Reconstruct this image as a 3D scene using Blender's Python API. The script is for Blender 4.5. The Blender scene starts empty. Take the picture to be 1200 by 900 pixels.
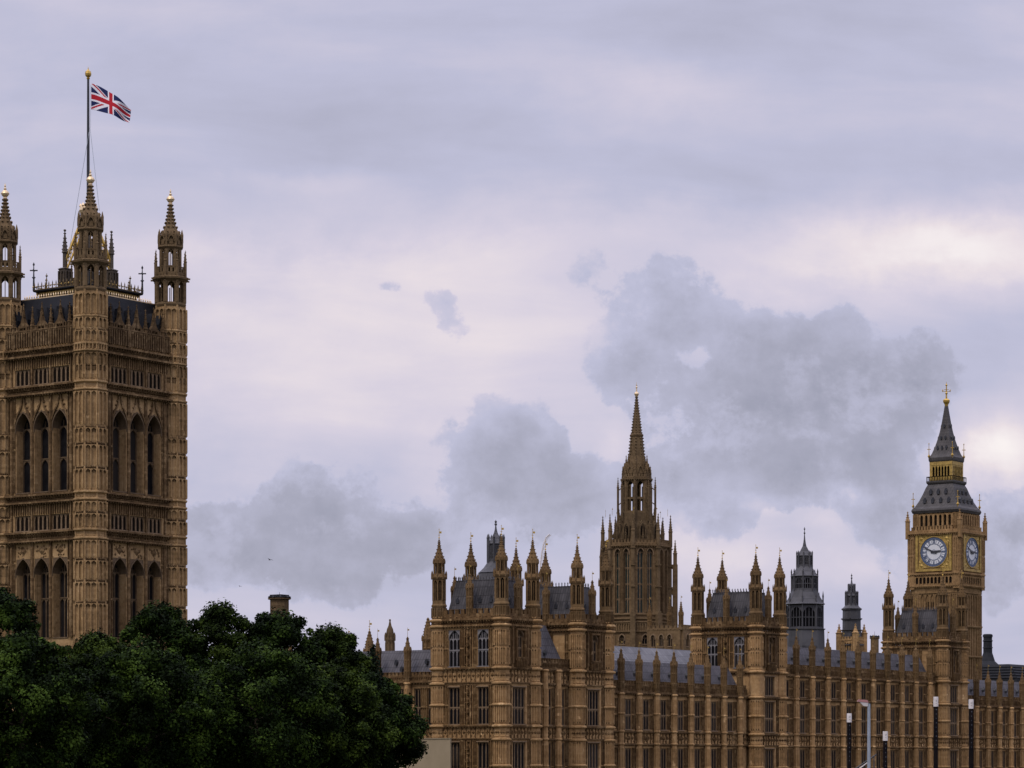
import bpy, math, random
import numpy as np
from mathutils import Vector
random.seed(7)
PI = math.pi
SC = bpy.context.scene
COL = SC.collection
ZC = 6.5                      # eye height above the palace ground
FPX = 3333.33                 # focal length in photo pixels (100 mm on 36 mm)
HZ = 893.0

# ------------------------------------------------------------------ camera
cam = bpy.data.cameras.new('camera'); camo = bpy.data.objects.new('camera', cam); COL.objects.link(camo)
camo.location = (0, 0, ZC); camo.rotation_euler = (PI/2, 0, 0)
cam.lens = 100; cam.sensor_width = 36; cam.shift_y = (HZ-450)/1200
cam.clip_start = 1; cam.clip_end = 60000
SC.camera = camo
SC.view_settings.view_transform = 'Standard'; SC.view_settings.look = 'None'
SC.view_settings.exposure = 0.0; SC.view_settings.gamma = 1.0
SC.view_settings.use_curve_mapping = False

# ------------------------------------------------------------------ world: Nishita sky under a broken cloud deck
SUN_EL, SUN_AZ = math.radians(56), math.radians(214)     # azimuth clockwise from +Y
wd = bpy.data.worlds.new('World'); SC.world = wd; wd.use_nodes = True
nt = wd.node_tree; nt.nodes.clear()
class NB:
    def __init__(s, nt): s.nt = nt
    def n(s, t, **k):
        o = s.nt.nodes.new(t)
        for a, b in k.items(): setattr(o, a, b)
        return o
    def put(s, sock, v):
        if isinstance(v, bpy.types.NodeSocket): s.nt.links.new(v, sock)
        else: sock.default_value = v
    def m(s, op, a, b=0.0, c=0.0, clamp=False):
        o = s.n('ShaderNodeMath', operation=op, use_clamp=clamp)
        s.put(o.inputs[0], a); s.put(o.inputs[1], b); s.put(o.inputs[2], c)
        return o.outputs[0]
    def noise(s, vec, scale, detail=5, rough=.55, dist=0.0):
        o = s.n('ShaderNodeTexNoise'); s.nt.links.new(vec, o.inputs['Vector'])
        o.inputs['Scale'].default_value = scale; o.inputs['Detail'].default_value = detail
        o.inputs['Roughness'].default_value = rough; o.inputs['Distortion'].default_value = dist
        return o
    def smooth(s, v, a, b):
        o = s.n('ShaderNodeMapRange', interpolation_type='SMOOTHSTEP')
        s.put(o.inputs[0], v); o.inputs[1].default_value = a; o.inputs[2].default_value = b
        return o.outputs[0]
    def ramp(s, v, stops, interp='LINEAR'):
        o = s.n('ShaderNodeValToRGB'); s.nt.links.new(v, o.inputs[0])
        cr = o.color_ramp; cr.interpolation = interp
        while len(cr.elements) < len(stops): cr.elements.new(.5)
        for e, (p, c) in zip(cr.elements, stops):
            e.position = p; e.color = (*c, 1) if len(c) == 3 else c
        return o.outputs[0]
    def mix(s, f, a, b, mode='MIX'):
        o = s.n('ShaderNodeMix', data_type='RGBA', blend_type=mode)
        s.put(o.inputs[0], f); s.put(o.inputs[6], a); s.put(o.inputs[7], b)
        return o.outputs[2]
nb = NB(nt)
tc = nb.n('ShaderNodeTexCoord'); sep = nb.n('ShaderNodeSeparateXYZ'); nt.links.new(tc.outputs['Generated'], sep.inputs[0])
dy = nb.m('MAXIMUM', sep.outputs[1], .25)
A = nb.m('DIVIDE', sep.outputs[0], dy); B = nb.m('DIVIDE', sep.outputs[2], dy)   # tangent of azimuth and of elevation
# noise space: the direction itself, stretched sideways as stratus is
cv = nb.n('ShaderNodeCombineXYZ'); nb.put(cv.inputs[0], A); nb.put(cv.inputs[1], B); nb.put(cv.inputs[2], nb.m('MULTIPLY', sep.outputs[1], 2.0))
n_big = nb.noise(cv.outputs[0], 14, 4, .5)
n_mid = nb.noise(cv.outputs[0], 34, 6, .6, .15)
n_fine = nb.noise(cv.outputs[0], 75, 8, .60, .05)
n_puf = nb.noise(cv.outputs[0], 32, 10, .60, .1)
n_hole = nb.noise(cv.outputs[0], 24, 10, .66, .1)
mp = nb.n('ShaderNodeMapping'); nt.links.new(cv.outputs[0], mp.inputs[0]); mp.inputs['Scale'].default_value = (5, 19, 8); mp.inputs['Rotation'].default_value = (0, 0, .24)
n_str = nb.noise(mp.outputs[0], 1.6, 7, .55, .3)
sb = nb.n('ShaderNodeSeparateColor'); nt.links.new(n_big.outputs['Color'], sb.inputs[0])
sm = nb.n('ShaderNodeSeparateColor'); nt.links.new(n_mid.outputs['Color'], sm.inputs[0])
def warp(c, b, m, k1, k2):
    return nb.m('ADD', c, nb.m('ADD', nb.m('MULTIPLY', nb.m('SUBTRACT', b, .5), k1), nb.m('MULTIPLY', nb.m('SUBTRACT', m, .5), k2)))
AW = warp(A, sb.outputs[0], sm.outputs[0], .035, .022)
BW = warp(B, sb.outputs[1], sm.outputs[1], .030, .020)
def gauss(px, py, rx, ry, w):
    a, b, ra, rb = (px-600)/FPX, (HZ-py)/FPX, rx/FPX, ry/FPX
    u = nb.m('MULTIPLY', nb.m('SUBTRACT', AW, a), 1/ra); v = nb.m('MULTIPLY', nb.m('SUBTRACT', BW, b), 1/rb)
    q = nb.m('ADD', nb.m('MULTIPLY', u, u), nb.m('MULTIPLY', v, v))
    return nb.m('MULTIPLY', nb.m('EXPONENT', nb.m('MULTIPLY', q, -1.0)), w)
def total(lst):
    t = None
    for g in lst:
        x = gauss(*g); t = x if t is None else nb.m('ADD', t, x)
    return t
soft = total([(330,330,340,66,.17),(540,420,330,110,.20),(1130,298,200,46,.32),(980,285,300,46,.16),(560,295,260,50,.10),(330,470,240,100,.10),
              (800,200,460,44,-.07),(1100,165,260,60,-.03),(300,275,190,26,-.08),(520,150,260,50,-.05),(345,212,80,18,.11),(770,105,120,26,.11),
              (1000,40,300,50,-.06),(120,150,150,120,.03),(1165,535,50,38,.40),(1185,480,60,60,.12),(830,660,90,40,.24),(1010,665,70,30,.18),(560,470,90,60,.04),(500,560,60,50,.12),(1180,700,120,60,.05),(300,540,90,40,.08),
              (880,585,50,18,.20),(1000,575,40,16,.22),(740,520,22,50,.10),(965,610,30,14,.16)])
cum = total([(790,360,72,52,1.15),(745,420,50,46,.9),(690,325,24,30,.6),(905,388,55,42,1.05),(985,375,30,26,.6),(870,450,95,52,1.05),(1040,445,62,48,1.25),(960,470,90,50,1.0),
             (880,520,110,45,1.05),(1010,525,80,45,1.1),(760,560,70,40,.8),(900,585,120,34,.7),(1050,590,60,40,.9),(820,620,70,30,.6),
             (605,490,62,40,1.1),(560,540,70,46,.95),(650,535,60,40,.9),(690,590,60,34,.8),(590,590,70,34,.75),(640,430,26,22,.45),
             (360,560,42,36,1.05),(400,600,50,36,.9),(330,610,70,36,.85),(250,600,60,40,.7),(300,665,110,45,.8),(430,660,80,40,.7),(480,610,50,30,.6),
             (490,352,30,20,.75),(512,380,30,18,.6),(422,330,16,12,.5),(1130,620,45,40,1.0),(1170,650,60,40,.9),(1196,590,30,34,1.0),(1090,660,60,30,.6),
             (835,428,18,20,-.9),(735,500,26,26,-.8),(690,470,30,40,-.5),(930,610,60,18,-.6),(1165,540,40,26,-1.0),(690,520,20,16,-.5),(440,690,60,20,-.4)])
n_w2 = nb.noise(cv.outputs[0], 70, 10, .68)
near = nb.smooth(cum, .10, .50)
edge = nb.m('ADD', cum, nb.m('MULTIPLY', nb.m('MULTIPLY', nb.m('SUBTRACT', n_puf.outputs[0], .5), 2.5), near))
edge = nb.m('ADD', edge, nb.m('MULTIPLY', nb.m('MULTIPLY', nb.m('SUBTRACT', n_w2.outputs[0], .5), 2.0), near))
rim = nb.smooth(edge, .34, .70)
core = nb.smooth(edge, .5, 2.0)
hole = nb.smooth(n_hole.outputs[0], .47, .62)
body = nb.m('MULTIPLY', rim, nb.m('MULTIPLY_ADD', core, .40, .56))
body = nb.m('MULTIPLY', body, nb.m('MULTIPLY_ADD', hole, -.85, 1.18))
body = nb.m('MULTIPLY', body, nb.m('MULTIPLY_ADD', n_fine.outputs[0], 1.6, .20))
veil = nb.m('MULTIPLY', nb.smooth(nb.m('ADD', cum, nb.m('MULTIPLY', nb.m('SUBTRACT', n_mid.outputs[0], .5), 1.2)), .05, 1.3), .42)
body = nb.m('ADD', nb.m('MULTIPLY', body, .88), nb.m('MULTIPLY', veil, .35))
t = nb.m('ADD', .50, soft)
t = nb.m('ADD', t, nb.m('MULTIPLY', nb.m('SUBTRACT', n_str.outputs[0], .5), .52))
t = nb.m('ADD', t, nb.m('MULTIPLY', nb.m('SUBTRACT', n_mid.outputs[0], .5), .12))
t = nb.m('MULTIPLY_ADD', body, -.31, t)
cloud = nb.ramp(t, [(0, (.33, .335, .43)), (.22, (.41, .41, .52)), (.48, (.54, .54, .70)), (.70, (.71, .655, .77)), (.85, (.86, .77, .81)), (1, (1.0, .93, .92))])
sky = nb.n('ShaderNodeTexSky', sky_type='NISHITA'); sky.sun_disc = False
sky.sun_elevation = SUN_EL; sky.sun_rotation = SUN_AZ; sky.air_density = 1.0; sky.dust_density = 2.0
blue = nb.mix(1.0, sky.outputs[0], (.07, .07, .07, 1), 'MULTIPLY')
elev = nb.m('MULTIPLY_ADD', nb.smooth(sep.outputs[2], .28, .80), 2.0, 1.0)
colr = nb.mix(.93, blue, cloud)
scl = nb.n('ShaderNodeVectorMath', operation='SCALE'); nt.links.new(colr, scl.inputs[0]); nt.links.new(elev, scl.inputs['Scale']); colr = scl.outputs[0]
bg = nb.n('ShaderNodeBackground'); nt.links.new(colr, bg.inputs[0]); bg.inputs[1].default_value = 1.0
wo = nb.n('ShaderNodeOutputWorld'); nt.links.new(bg.outputs[0], wo.inputs[0])

# ------------------------------------------------------------------ sun, veiled by the cloud
sl = bpy.data.lights.new('sun', 'SUN'); so = bpy.data.objects.new('sun', sl); COL.objects.link(so)
sl.energy = 1.5; sl.angle = math.radians(16); sl.color = (1, .91, .80)
sd = Vector((math.sin(SUN_AZ)*math.cos(SUN_EL), math.cos(SUN_AZ)*math.cos(SUN_EL), math.sin(SUN_EL)))
so.rotation_euler = (-sd).to_track_quat('-Z', 'Y').to_euler(); so.location = sd*300

# ------------------------------------------------------------------ materials
MATS = {}
def mat(name, base, rough=.8, metal=0.0, spec=.5):
    m = bpy.data.materials.new(name); m.use_nodes = True
    b = m.node_tree.nodes['Principled BSDF']
    b.inputs['Base Color'].default_value = (*base, 1); b.inputs['Roughness'].default_value = rough
    b.inputs['Metallic'].default_value = metal; b.inputs['Specular IOR Level'].default_value = spec
    MATS[name] = m
    return m
def stone(name, c_dark, c_mid, c_pale, block=(.8, .45), patch=.10, soot=.5):
    m = mat(name, c_mid, .92, 0, .15); k = NB(m.node_tree); b = m.node_tree.nodes['Principled BSDF']
    tc = k.n('ShaderNodeTexCoord'); g = tc.outputs['Object']
    sp = k.n('ShaderNodeSeparateXYZ'); m.node_tree.links.new(g, sp.inputs[0])
    oi = k.n('ShaderNodeObjectInfo')
    h = k.m('ADD', k.m('ADD', sp.outputs[0], sp.outputs[1]), k.m('MULTIPLY', oi.outputs['Random'], 37.0))
    v = k.n('ShaderNodeCombineXYZ'); k.put(v.inputs[0], h); k.put(v.inputs[1], sp.outputs[2])
    br = k.n('ShaderNodeTexBrick'); m.node_tree.links.new(v.outputs[0], br.inputs['Vector'])
    br.inputs['Scale'].default_value = 1.0; br.inputs['Brick Width'].default_value = block[0]; br.inputs['Row Height'].default_value = block[1]
    br.inputs['Mortar Size'].default_value = .012; br.inputs['Color1'].default_value = (0, 0, 0, 1); br.inputs['Color2'].default_value = (1, 1, 1, 1); br.inputs['Mortar'].default_value = (.25, .25, .25, 1)
    v3 = k.n('ShaderNodeCombineXYZ'); k.put(v3.inputs[0], h); k.put(v3.inputs[1], k.m('SUBTRACT', sp.outputs[0], sp.outputs[1])); k.put(v3.inputs[2], sp.outputs[2])
    big = k.noise(v3.outputs[0], .16, 4, .6)
    fin = k.noise(v3.outputs[0], 1.9, 6, .7)
    ms = k.n('ShaderNodeMapping'); m.node_tree.links.new(v3.outputs[0], ms.inputs[0]); ms.inputs['Scale'].default_value = (1.3, 1.3, .10)
    strk = k.noise(ms.outputs[0], 1.0, 6, .65)
    f = k.m('ADD', k.m('MULTIPLY', br.outputs['Color'], .10), k.m('MULTIPLY', fin.outputs[0], .42))
    f = k.m('ADD', f, k.m('MULTIPLY', big.outputs[0], .43))
    c = k.ramp(f, [(.24, c_dark), (.48, c_mid), (.74, c_pale)])
    st = k.smooth(strk.outputs[0], .50, .78)
    c = k.mix(k.m('MULTIPLY', st, soot), c, tuple(x*.33 for x in c_dark) + (1,))
    c = k.mix(1.0, c, k.ramp(oi.outputs['Random'], [(0, (.80, .80, .80)), (1, (1.12, 1.10, 1.07))]), 'MULTIPLY')
    # renewed pale blocks
    pn = k.noise(v3.outputs[0], .9, 2, .5)
    pf = k.m('MULTIPLY', k.smooth(br.outputs['Color'], .80, .9), k.smooth(pn.outputs[0], .60, .68))
    c = k.mix(k.m('MULTIPLY', pf, patch*6, clamp=True), c, tuple(min(1, x*1.5) for x in c_pale) + (1,))
    m.node_tree.links.new(c, b.inputs['Base Color'])
    bp = k.n('ShaderNodeBump'); bp.inputs['Strength'].default_value = .5; bp.inputs['Distance'].default_value = .06
    m.node_tree.links.new(fin.outputs[0], bp.inputs['Height']); m.node_tree.links.new(bp.outputs[0], b.inputs['Normal'])
    return m
def sheet(name, c1, c2, seam_w, rough=.5, spec=.5, metal=0, row=9.0, grime=.5):
    """lead or slate covering with standing seams"""
    m = mat(name, c1, rough, metal, spec); k = NB(m.node_tree); b = m.node_tree.nodes['Principled BSDF']
    tc = k.n('ShaderNodeTexCoord'); sp = k.n('ShaderNodeSeparateXYZ'); m.node_tree.links.new(tc.outputs['Object'], sp.inputs[0])
    h = k.m('ADD', sp.outputs[0], sp.outputs[1]); v = k.n('ShaderNodeCombineXYZ'); k.put(v.inputs[0], h); k.put(v.inputs[1], sp.outputs[2])
    br = k.n('ShaderNodeTexBrick'); m.node_tree.links.new(v.outputs[0], br.inputs['Vector']); br.offset = 0
    br.inputs['Scale'].default_value = 1; br.inputs['Brick Width'].default_value = seam_w; br.inputs['Row Height'].default_value = row
    br.inputs['Mortar Size'].default_value = .05; br.inputs['Color1'].default_value = (*c1, 1); br.inputs['Color2'].default_value = (*c2, 1)
    br.inputs['Mortar'].default_value = tuple(x*.45 for x in c1) + (1,)
    n = k.noise(tc.outputs['Object'], .8, 6, .65); n2 = k.noise(tc.outputs['Object'], .17, 3, .6)
    g = k.smooth(n.outputs[0], .42, .75)
    c = k.mix(k.m('MULTIPLY', g, grime), br.outputs['Color'], tuple(x*.5 for x in c1) + (1,))
    c = k.mix(k.m('MULTIPLY', k.smooth(n2.outputs[0], .45, .7), .35), c, tuple(min(1, x*1.5) for x in c2) + (1,))
    m.node_tree.links.new(c, b.inputs['Base Color'])
    rr = k.m('ADD', rough-.1, k.m('MULTIPLY', n.outputs[0], .25)); m.node_tree.links.new(rr, b.inputs['Roughness'])
    return m
def mottled(name, c1, c2, scale, rough=.7, metal=0.0, spec=.5, vary=None):
    m = mat(name, c1, rough, metal, spec); k = NB(m.node_tree); b = m.node_tree.nodes['Principled BSDF']
    tc = k.n('ShaderNodeTexCoord'); n = k.noise(tc.outputs['Object'], scale, 6, .65)
    c = k.ramp(n.outputs[0], [(.3, c1), (.7, c2)])
    if vary: oi = k.n('ShaderNodeObjectInfo'); c = k.mix(k.smooth(oi.outputs['Random'], .62, 1.0), c, (*vary, 1))
    m.node_tree.links.new(c, b.inputs['Base Color'])
    return m
stone('palace_stone', (0.0900, 0.0504, 0.0202), (0.3430, 0.2099, 0.0922), (0.5174, 0.3538, 0.1795), patch=.10, soot=.5)
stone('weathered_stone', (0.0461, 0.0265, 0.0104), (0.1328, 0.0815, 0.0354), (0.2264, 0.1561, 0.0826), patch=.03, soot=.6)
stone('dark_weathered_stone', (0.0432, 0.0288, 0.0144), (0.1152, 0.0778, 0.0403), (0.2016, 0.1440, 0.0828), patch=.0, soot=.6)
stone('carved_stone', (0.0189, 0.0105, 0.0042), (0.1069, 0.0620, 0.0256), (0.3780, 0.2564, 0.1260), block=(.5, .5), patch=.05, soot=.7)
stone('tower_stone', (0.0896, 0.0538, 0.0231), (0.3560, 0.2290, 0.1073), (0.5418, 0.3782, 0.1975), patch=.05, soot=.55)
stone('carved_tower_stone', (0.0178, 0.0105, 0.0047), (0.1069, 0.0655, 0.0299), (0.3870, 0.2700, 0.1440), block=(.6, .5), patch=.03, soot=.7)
stone('clock_stone', (0.0727, 0.0428, 0.0184), (0.2297, 0.1417, 0.0636), (0.3876, 0.2550, 0.1274), patch=.03, soot=.5)
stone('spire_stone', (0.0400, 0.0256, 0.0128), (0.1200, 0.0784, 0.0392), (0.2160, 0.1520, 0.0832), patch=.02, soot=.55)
sheet('slate', (0.0375, 0.0353, 0.0368), (0.0690, 0.0653, 0.0675), .45, .6, .25, 0, 1.3, .7)
sheet('range_slate', (0.0638, 0.0600, 0.0660), (0.1013, 0.0960, 0.1035), .5, .55, .3, 0, 1.1, .6)
sheet('pale_lead', (0.0595, 0.0574, 0.0616), (0.1190, 0.1155, 0.1190), .9, .4, .45, 0, 1.1, .7)
sheet('dark_iron_roof', (0.0040, 0.0045, 0.0070), (0.0070, 0.0080, 0.0110), .9, .55, .3)
sheet('lantern_lead', (0.0375, 0.0368, 0.0390), (0.0585, 0.0570, 0.0600), 1.0, .6, .4)
sheet('clock_roof', (0.0338, 0.0292, 0.0270), (0.0510, 0.0450, 0.0413), .7, .6, .4, 0, .7)
mottled('gilding', (.30, .18, .035), (.58, .39, .10), 2.0, .42, .7)
mottled('iron_gilt', (.030, .022, .012), (.20, .13, .04), 2.5, .5, .2)
mottled('iron_brown', (.030, .022, .014), (.070, .050, .030), 1.5, .6)
mottled('dull_gilding', (.17, .105, .024), (.52, .35, .09), 1.6, .5, .45)
mottled('pale_gold', (.55, .40, .22), (.75, .58, .36), 2.0, .4, .5)
mottled('window_glass', (.004, .004, .005), (.014, .013, .014), .5, .5, 0, .03, (.030, .026, .023))
mottled('green_glass', (.008, .012, .010), (.028, .042, .034), .5, .3, 0, .3)
mottled('louvre_shade_dark', (.004, .003, .002), (.014, .010, .007), 1.0, .9, 0, .05)  # near-black for belfry louvres and for shade painted into openings
mottled('window_stone', (0.1200, 0.0800, 0.0440), (0.2240, 0.1520, 0.0880), 1.5, .9, 0, .2)
mottled('dark_tracery', (.07, .046, .026), (.14, .095, .054), 1.5, .9, 0, .2)
mottled('pale_mullion', (0.1190, 0.1120, 0.1120), (0.2100, 0.1960, 0.1890), 1.5, .85, 0, .2)
mottled('opal_dial', (0.4879, 0.5018, 0.5158), (0.5715, 0.5785, 0.5785), .6, .4)
mottled('blue_enamel', (.035, .055, .11), (.07, .10, .17), 2.0, .5)
mottled('black_iron', (.010, .011, .015), (.028, .029, .034), 1.5, .5)
mottled('bark', (.030, .022, .016), (.075, .058, .042), 2.5, .95, 0, .1)
mottled('grey_steel', (.22, .25, .28), (.30, .33, .36), 3.0, .45, .3)
mottled('white_paint', (0.4675, 0.4250, 0.3910), (0.6290, 0.5865, 0.5525), 4.0, .6)
mottled('mark_grey', (.04, .042, .05), (.08, .085, .10), 2.0, .7, 0, .1)
mottled('pile_black', (.003, .003, .005), (.011, .008, .007), 2.0, .9, 0, .05)
mottled('plain_render', (0.2550, 0.2025, 0.1275), (0.3150, 0.2550, 0.1650), .25, .9, 0, .1)
mottled('flag_red', (.36, .012, .022), (.42, .018, .03), 1.0, .8, 0, .2)
mottled('flag_white', (.66, .64, .68), (.74, .72, .74), 1.0, .8, 0, .2)
mottled('flag_blue', (.010, .016, .070), (.016, .024, .090), 1.0, .8, 0, .2)
mottled('bird_grey', (.02, .02, .025), (.05, .05, .05), 8.0, .8)
mottled('grass_ground', (.045, .060, .022), (.085, .085, .05), .08, .95, 0, .1)
mottled('red_cap', (.18, .07, .07), (.26, .11, .10), 5.0, .5)
mottled('dark_cladding', (.008, .009, .011), (.022, .023, .026), .6, .7, 0, .15)
wm = mat('river_water', (.035, .040, .032), .12, 0, .5); wk = NB(wm.node_tree)
wt = wk.n('ShaderNodeTexCoord'); wn = wk.noise(wt.outputs['Object'], .5, 4, .6); wb = wk.n('ShaderNodeBump'); wb.inputs['Strength'].default_value = .4
wm.node_tree.links.new(wn.outputs[0], wb.inputs['Height']); wm.node_tree.links.new(wb.outputs[0], wm.node_tree.nodes['Principled BSDF'].inputs['Normal'])
def leaf(name, c1, c2, c3):
    m = mat(name, c1, .75, 0, .06); k = NB(m.node_tree); b = m.node_tree.nodes['Principled BSDF']
    at = k.n('ShaderNodeAttribute', attribute_name='leaf_kind')
    tc = k.n('ShaderNodeTexCoord'); n = k.noise(tc.outputs['Object'], .28, 3, .6)
    f = k.m('ADD', k.m('MULTIPLY', at.outputs['Fac'], .28), k.m('MULTIPLY', k.smooth(n.outputs[0], .3, .7), .62))
    c = k.ramp(f, [(.2, c1), (.5, c2), (.85, c3)])
    m.node_tree.links.new(c, b.inputs['Base Color'])
    return m
leaf('plane_leaf', (0.0020, 0.0049, 0.0005), (0.0097, 0.0203, 0.0018), (0.0461, 0.0766, 0.0092))
leaf('plane_leaf_yellow', (0.0025, 0.0053, 0.0004), (0.0131, 0.0235, 0.0021), (0.0577, 0.0863, 0.0109))
leaf('conifer_leaf', (.005, .010, .005), (.009, .016, .007), (.016, .025, .012))

# ------------------------------------------------------------------ mesh helpers
class Fr:
    """a vertical face: s runs along it, n outward, z up"""
    def __init__(s, o, deg):
        a = math.radians(deg); s.o = o; s.S = (math.cos(a), math.sin(a)); s.N = (math.sin(a), -math.cos(a)); s.deg = deg
    def p(s, a, z, n): return (s.o[0]+a*s.S[0]+n*s.N[0], s.o[1]+a*s.S[1]+n*s.N[1], z)
    def off(s, a, n=0): return Fr((s.o[0]+a*s.S[0]+n*s.N[0], s.o[1]+a*s.S[1]+n*s.N[1]), s.deg)
E0 = Fr((0, 0), 0)
class MB:
    def __init__(s): s.v = []; s.f = []
    def add(s, vs, fs):
        b = len(s.v); s.v += vs; s.f += [tuple(i+b for i in f) for f in fs]
    def box(s, F, a0, a1, z0, z1, n0, n1):
        s.add([F.p(a0,z0,n0), F.p(a1,z0,n0), F.p(a1,z0,n1), F.p(a0,z0,n1), F.p(a0,z1,n0), F.p(a1,z1,n0), F.p(a1,z1,n1), F.p(a0,z1,n1)],
              [(0,1,2,3), (4,7,6,5), (0,4,5,1), (1,5,6,2), (2,6,7,3), (3,7,4,0)])
    def prism(s, F, pts, n0, n1):
        k = len(pts); vs = [F.p(a, z, n0) for a, z in pts] + [F.p(a, z, n1) for a, z in pts]
        s.add(vs, [tuple(range(k)), tuple(range(2*k-1, k-1, -1))] + [(i, (i+1) % k, k+(i+1) % k, k+i) for i in range(k)])
    def lathe(s, cx, cy, prof, n=8, rot=None, cap=True):
        """prof = (apothem, z)"""
        rot = PI/n if rot is None else rot; q = 1/math.cos(PI/n); vs = []
        for r, z in prof:
            for i in range(n):
                a = rot+2*PI*i/n; vs.append((cx+r*q*math.cos(a), cy+r*q*math.sin(a), z))
        fs = []
        for j in range(len(prof)-1):
            for i in range(n): fs.append((j*n+i, j*n+(i+1) % n, (j+1)*n+(i+1) % n, (j+1)*n+i))
        if cap:
            fs.append(tuple(range(n-1, -1, -1))); m = (len(prof)-1)*n; fs.append(tuple(range(m, m+n)))
        s.add(vs, fs)
    def oct(s, x, y, z, r, h=None):
        h = r if h is None else h
        s.add([(x+r,y,z), (x,y+r,z), (x-r,y,z), (x,y-r,z), (x,y,z+h), (x,y,z-h)], [(0,1,4),(1,2,4),(2,3,4),(3,0,4),(1,0,5),(2,1,5),(3,2,5),(0,3,5)])
    def boss(s, F, a, z, r, n, d):
        s.add([F.p(a-r,z,n), F.p(a,z-r,n), F.p(a+r,z,n), F.p(a,z+r,n), F.p(a,z,n+d)], [(0,1,4),(1,2,4),(2,3,4),(3,0,4)])
    def tube(s, p0, p1, r0, r1=None, n=6):
        r1 = r0 if r1 is None else r1; p0 = Vector(p0); p1 = Vector(p1); d = (p1-p0).normalized()
        a = d.orthogonal().normalized(); b = d.cross(a); vs = []
        for p, r in ((p0, r0), (p1, r1)):
            for i in range(n):
                t = 2*PI*i/n; vs.append(tuple(p+a*(r*math.cos(t))+b*(r*math.sin(t))))
        s.add(vs, [(i, (i+1) % n, n+(i+1) % n, n+i) for i in range(n)] + [tuple(range(n-1, -1, -1)), tuple(range(n, 2*n))])
    def ball(s, x, y, z, r, n=10, m=6, sq=1.0):
        s.lathe(x, y, [(max(.001, r*math.sin(PI*j/m)), z-r*sq*math.cos(PI*j/m)) for j in range(m+1)], n)
    def archhead(s, F, ac, w, zs, zt, n0, n1, ztop=None, seg=6):
        """fills the corners above a pointed arch (opening w, springing zs, apex zt) up to ztop"""
        ztop = zt if ztop is None else ztop
        pts = arch(w, zs, zt, seg)
        for sg in (-1, 1):
            for (x0, z0), (x1, z1) in zip(pts, pts[1:]):
                if z0 >= ztop-1e-4: continue
                a0, a1 = ac-sg*x0, ac-sg*x1
                s.add([F.p(a0,z0,n1), F.p(a1,z1,n1), F.p(a1,ztop,n1), F.p(a0,ztop,n1), F.p(a0,z0,n0), F.p(a1,z1,n0)],
                      [(0,1,2,3), (0,4,5,1)])
    def hood(s, F, ac, w, zs, zt, t, n0, n1, seg=6, leg=0):
        pts = arch(w, zs, zt, seg); out = arch(w+2*t, zs, zt+t*1.3, seg)
        for sg in (-1, 1):
            for i in range(seg):
                q = [pts[i], pts[i+1], out[i+1], out[i]]
                s.prism(F, [(ac-sg*x, z) for x, z in q], n0, n1)
            if leg: s.box(F, ac-sg*(w/2+t), ac-sg*w/2, zs-leg, zs, n0, n1)
    def build(s, name, m, parent=None, loc=(0, 0, 0), rz=0.0, smooth=False):
        o = bpy.data.objects.new(name, s.mesh(name, m, smooth)); COL.objects.link(o)
        o.location = loc; o.rotation_euler = (0, 0, rz)
        if parent: o.parent = parent
        return o
    def mesh(s, name, m, smooth=False):
        me = bpy.data.meshes.new(name); me.from_pydata(s.v, [], s.f); me.materials.append(MATS[m])
        if smooth: me.polygons.foreach_set('use_smooth', [True]*len(me.polygons))
        me.update(); return me
def arch(w, zs, zt, seg=6):
    r = []
    for i in range(seg+1):
        t = i/seg; a = (1-t)**2; b = 2*t*(1-t); c = t*t
        r.append((a*(w/2)+b*(w/2)+c*0, a*zs+b*(zs+.62*(zt-zs))+c*zt))
    return r
def inst(me, name, parent, loc=(0, 0, 0), rz=0.0):
    o = bpy.data.objects.new(name, me); COL.objects.link(o); o.parent = parent; o.location = loc; o.rotation_euler = (0, 0, rz); return o
def tag(o, label, cat, group=None, kind=None):
    o['label'] = label; o['category'] = cat
    if group: o['group'] = group
    if kind: o['kind'] = kind
    return o
AX = math.radians(55)                                  # the palace axis
OX, OY = -69.06, 466.0                                 # south east turret of the great square tower
def uv(u, e): return (OX+.5736*u+.8192*e, OY+.8192*u-.5736*e)
def thing(name, label, cat, loc, rz=AX, group=None):
    o = bpy.data.objects.new(name, None); COL.objects.link(o); o.location = loc; o.rotation_euler = (0, 0, rz); o.empty_display_size = .5
    return tag(o, label, cat, group)
def at(px, py, d): return ((px-600)/FPX*d, d, ZC+(HZ-py)*d/FPX)
def R(z): return ZC+z

# ---- architectural pieces
def skin(mb, F, L, z0, z1, ops, depth, n=0.0):
    """wall skin of thickness depth round openings (ac, w, zb, zt)"""
    bs = sorted({0.0, L} | {round(x, 4) for o in ops for x in (o[0]-o[1]/2, o[0]+o[1]/2)})
    for a0, a1 in zip(bs, bs[1:]):
        if a1-a0 < 1e-3: continue
        m = (a0+a1)/2; hs = sorted((o[2], o[3]) for o in ops if abs(m-o[0]) < o[1]/2)
        z = z0
        for zb, zt in hs:
            if zb > z: mb.box(F, a0, a1, z, zb, n-depth, n)
            z = zt
        if z < z1: mb.box(F, a0, a1, z, z1, n-depth, n)
def panels(mb, F, a0, a1, z0, z1, n, pitch=.5, rib=.10, d=.10, head=True):
    d *= 1.9; rib *= 1.25
    """blind arcading: ribs with little pointed heads"""
    k = max(1, round((a1-a0)/pitch)); p = (a1-a0)/k
    for i in range(k+1):
        a = a0+i*p; mb.box(F, a-rib/2, a+rib/2, z0, z1, n, n+d)
    if head:
        for i in range(k): mb.archhead(F, a0+(i+.5)*p, p-rib, z1-min(.5, p*.9), z1-.03, n, n+d*.8, z1, 3)
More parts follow.
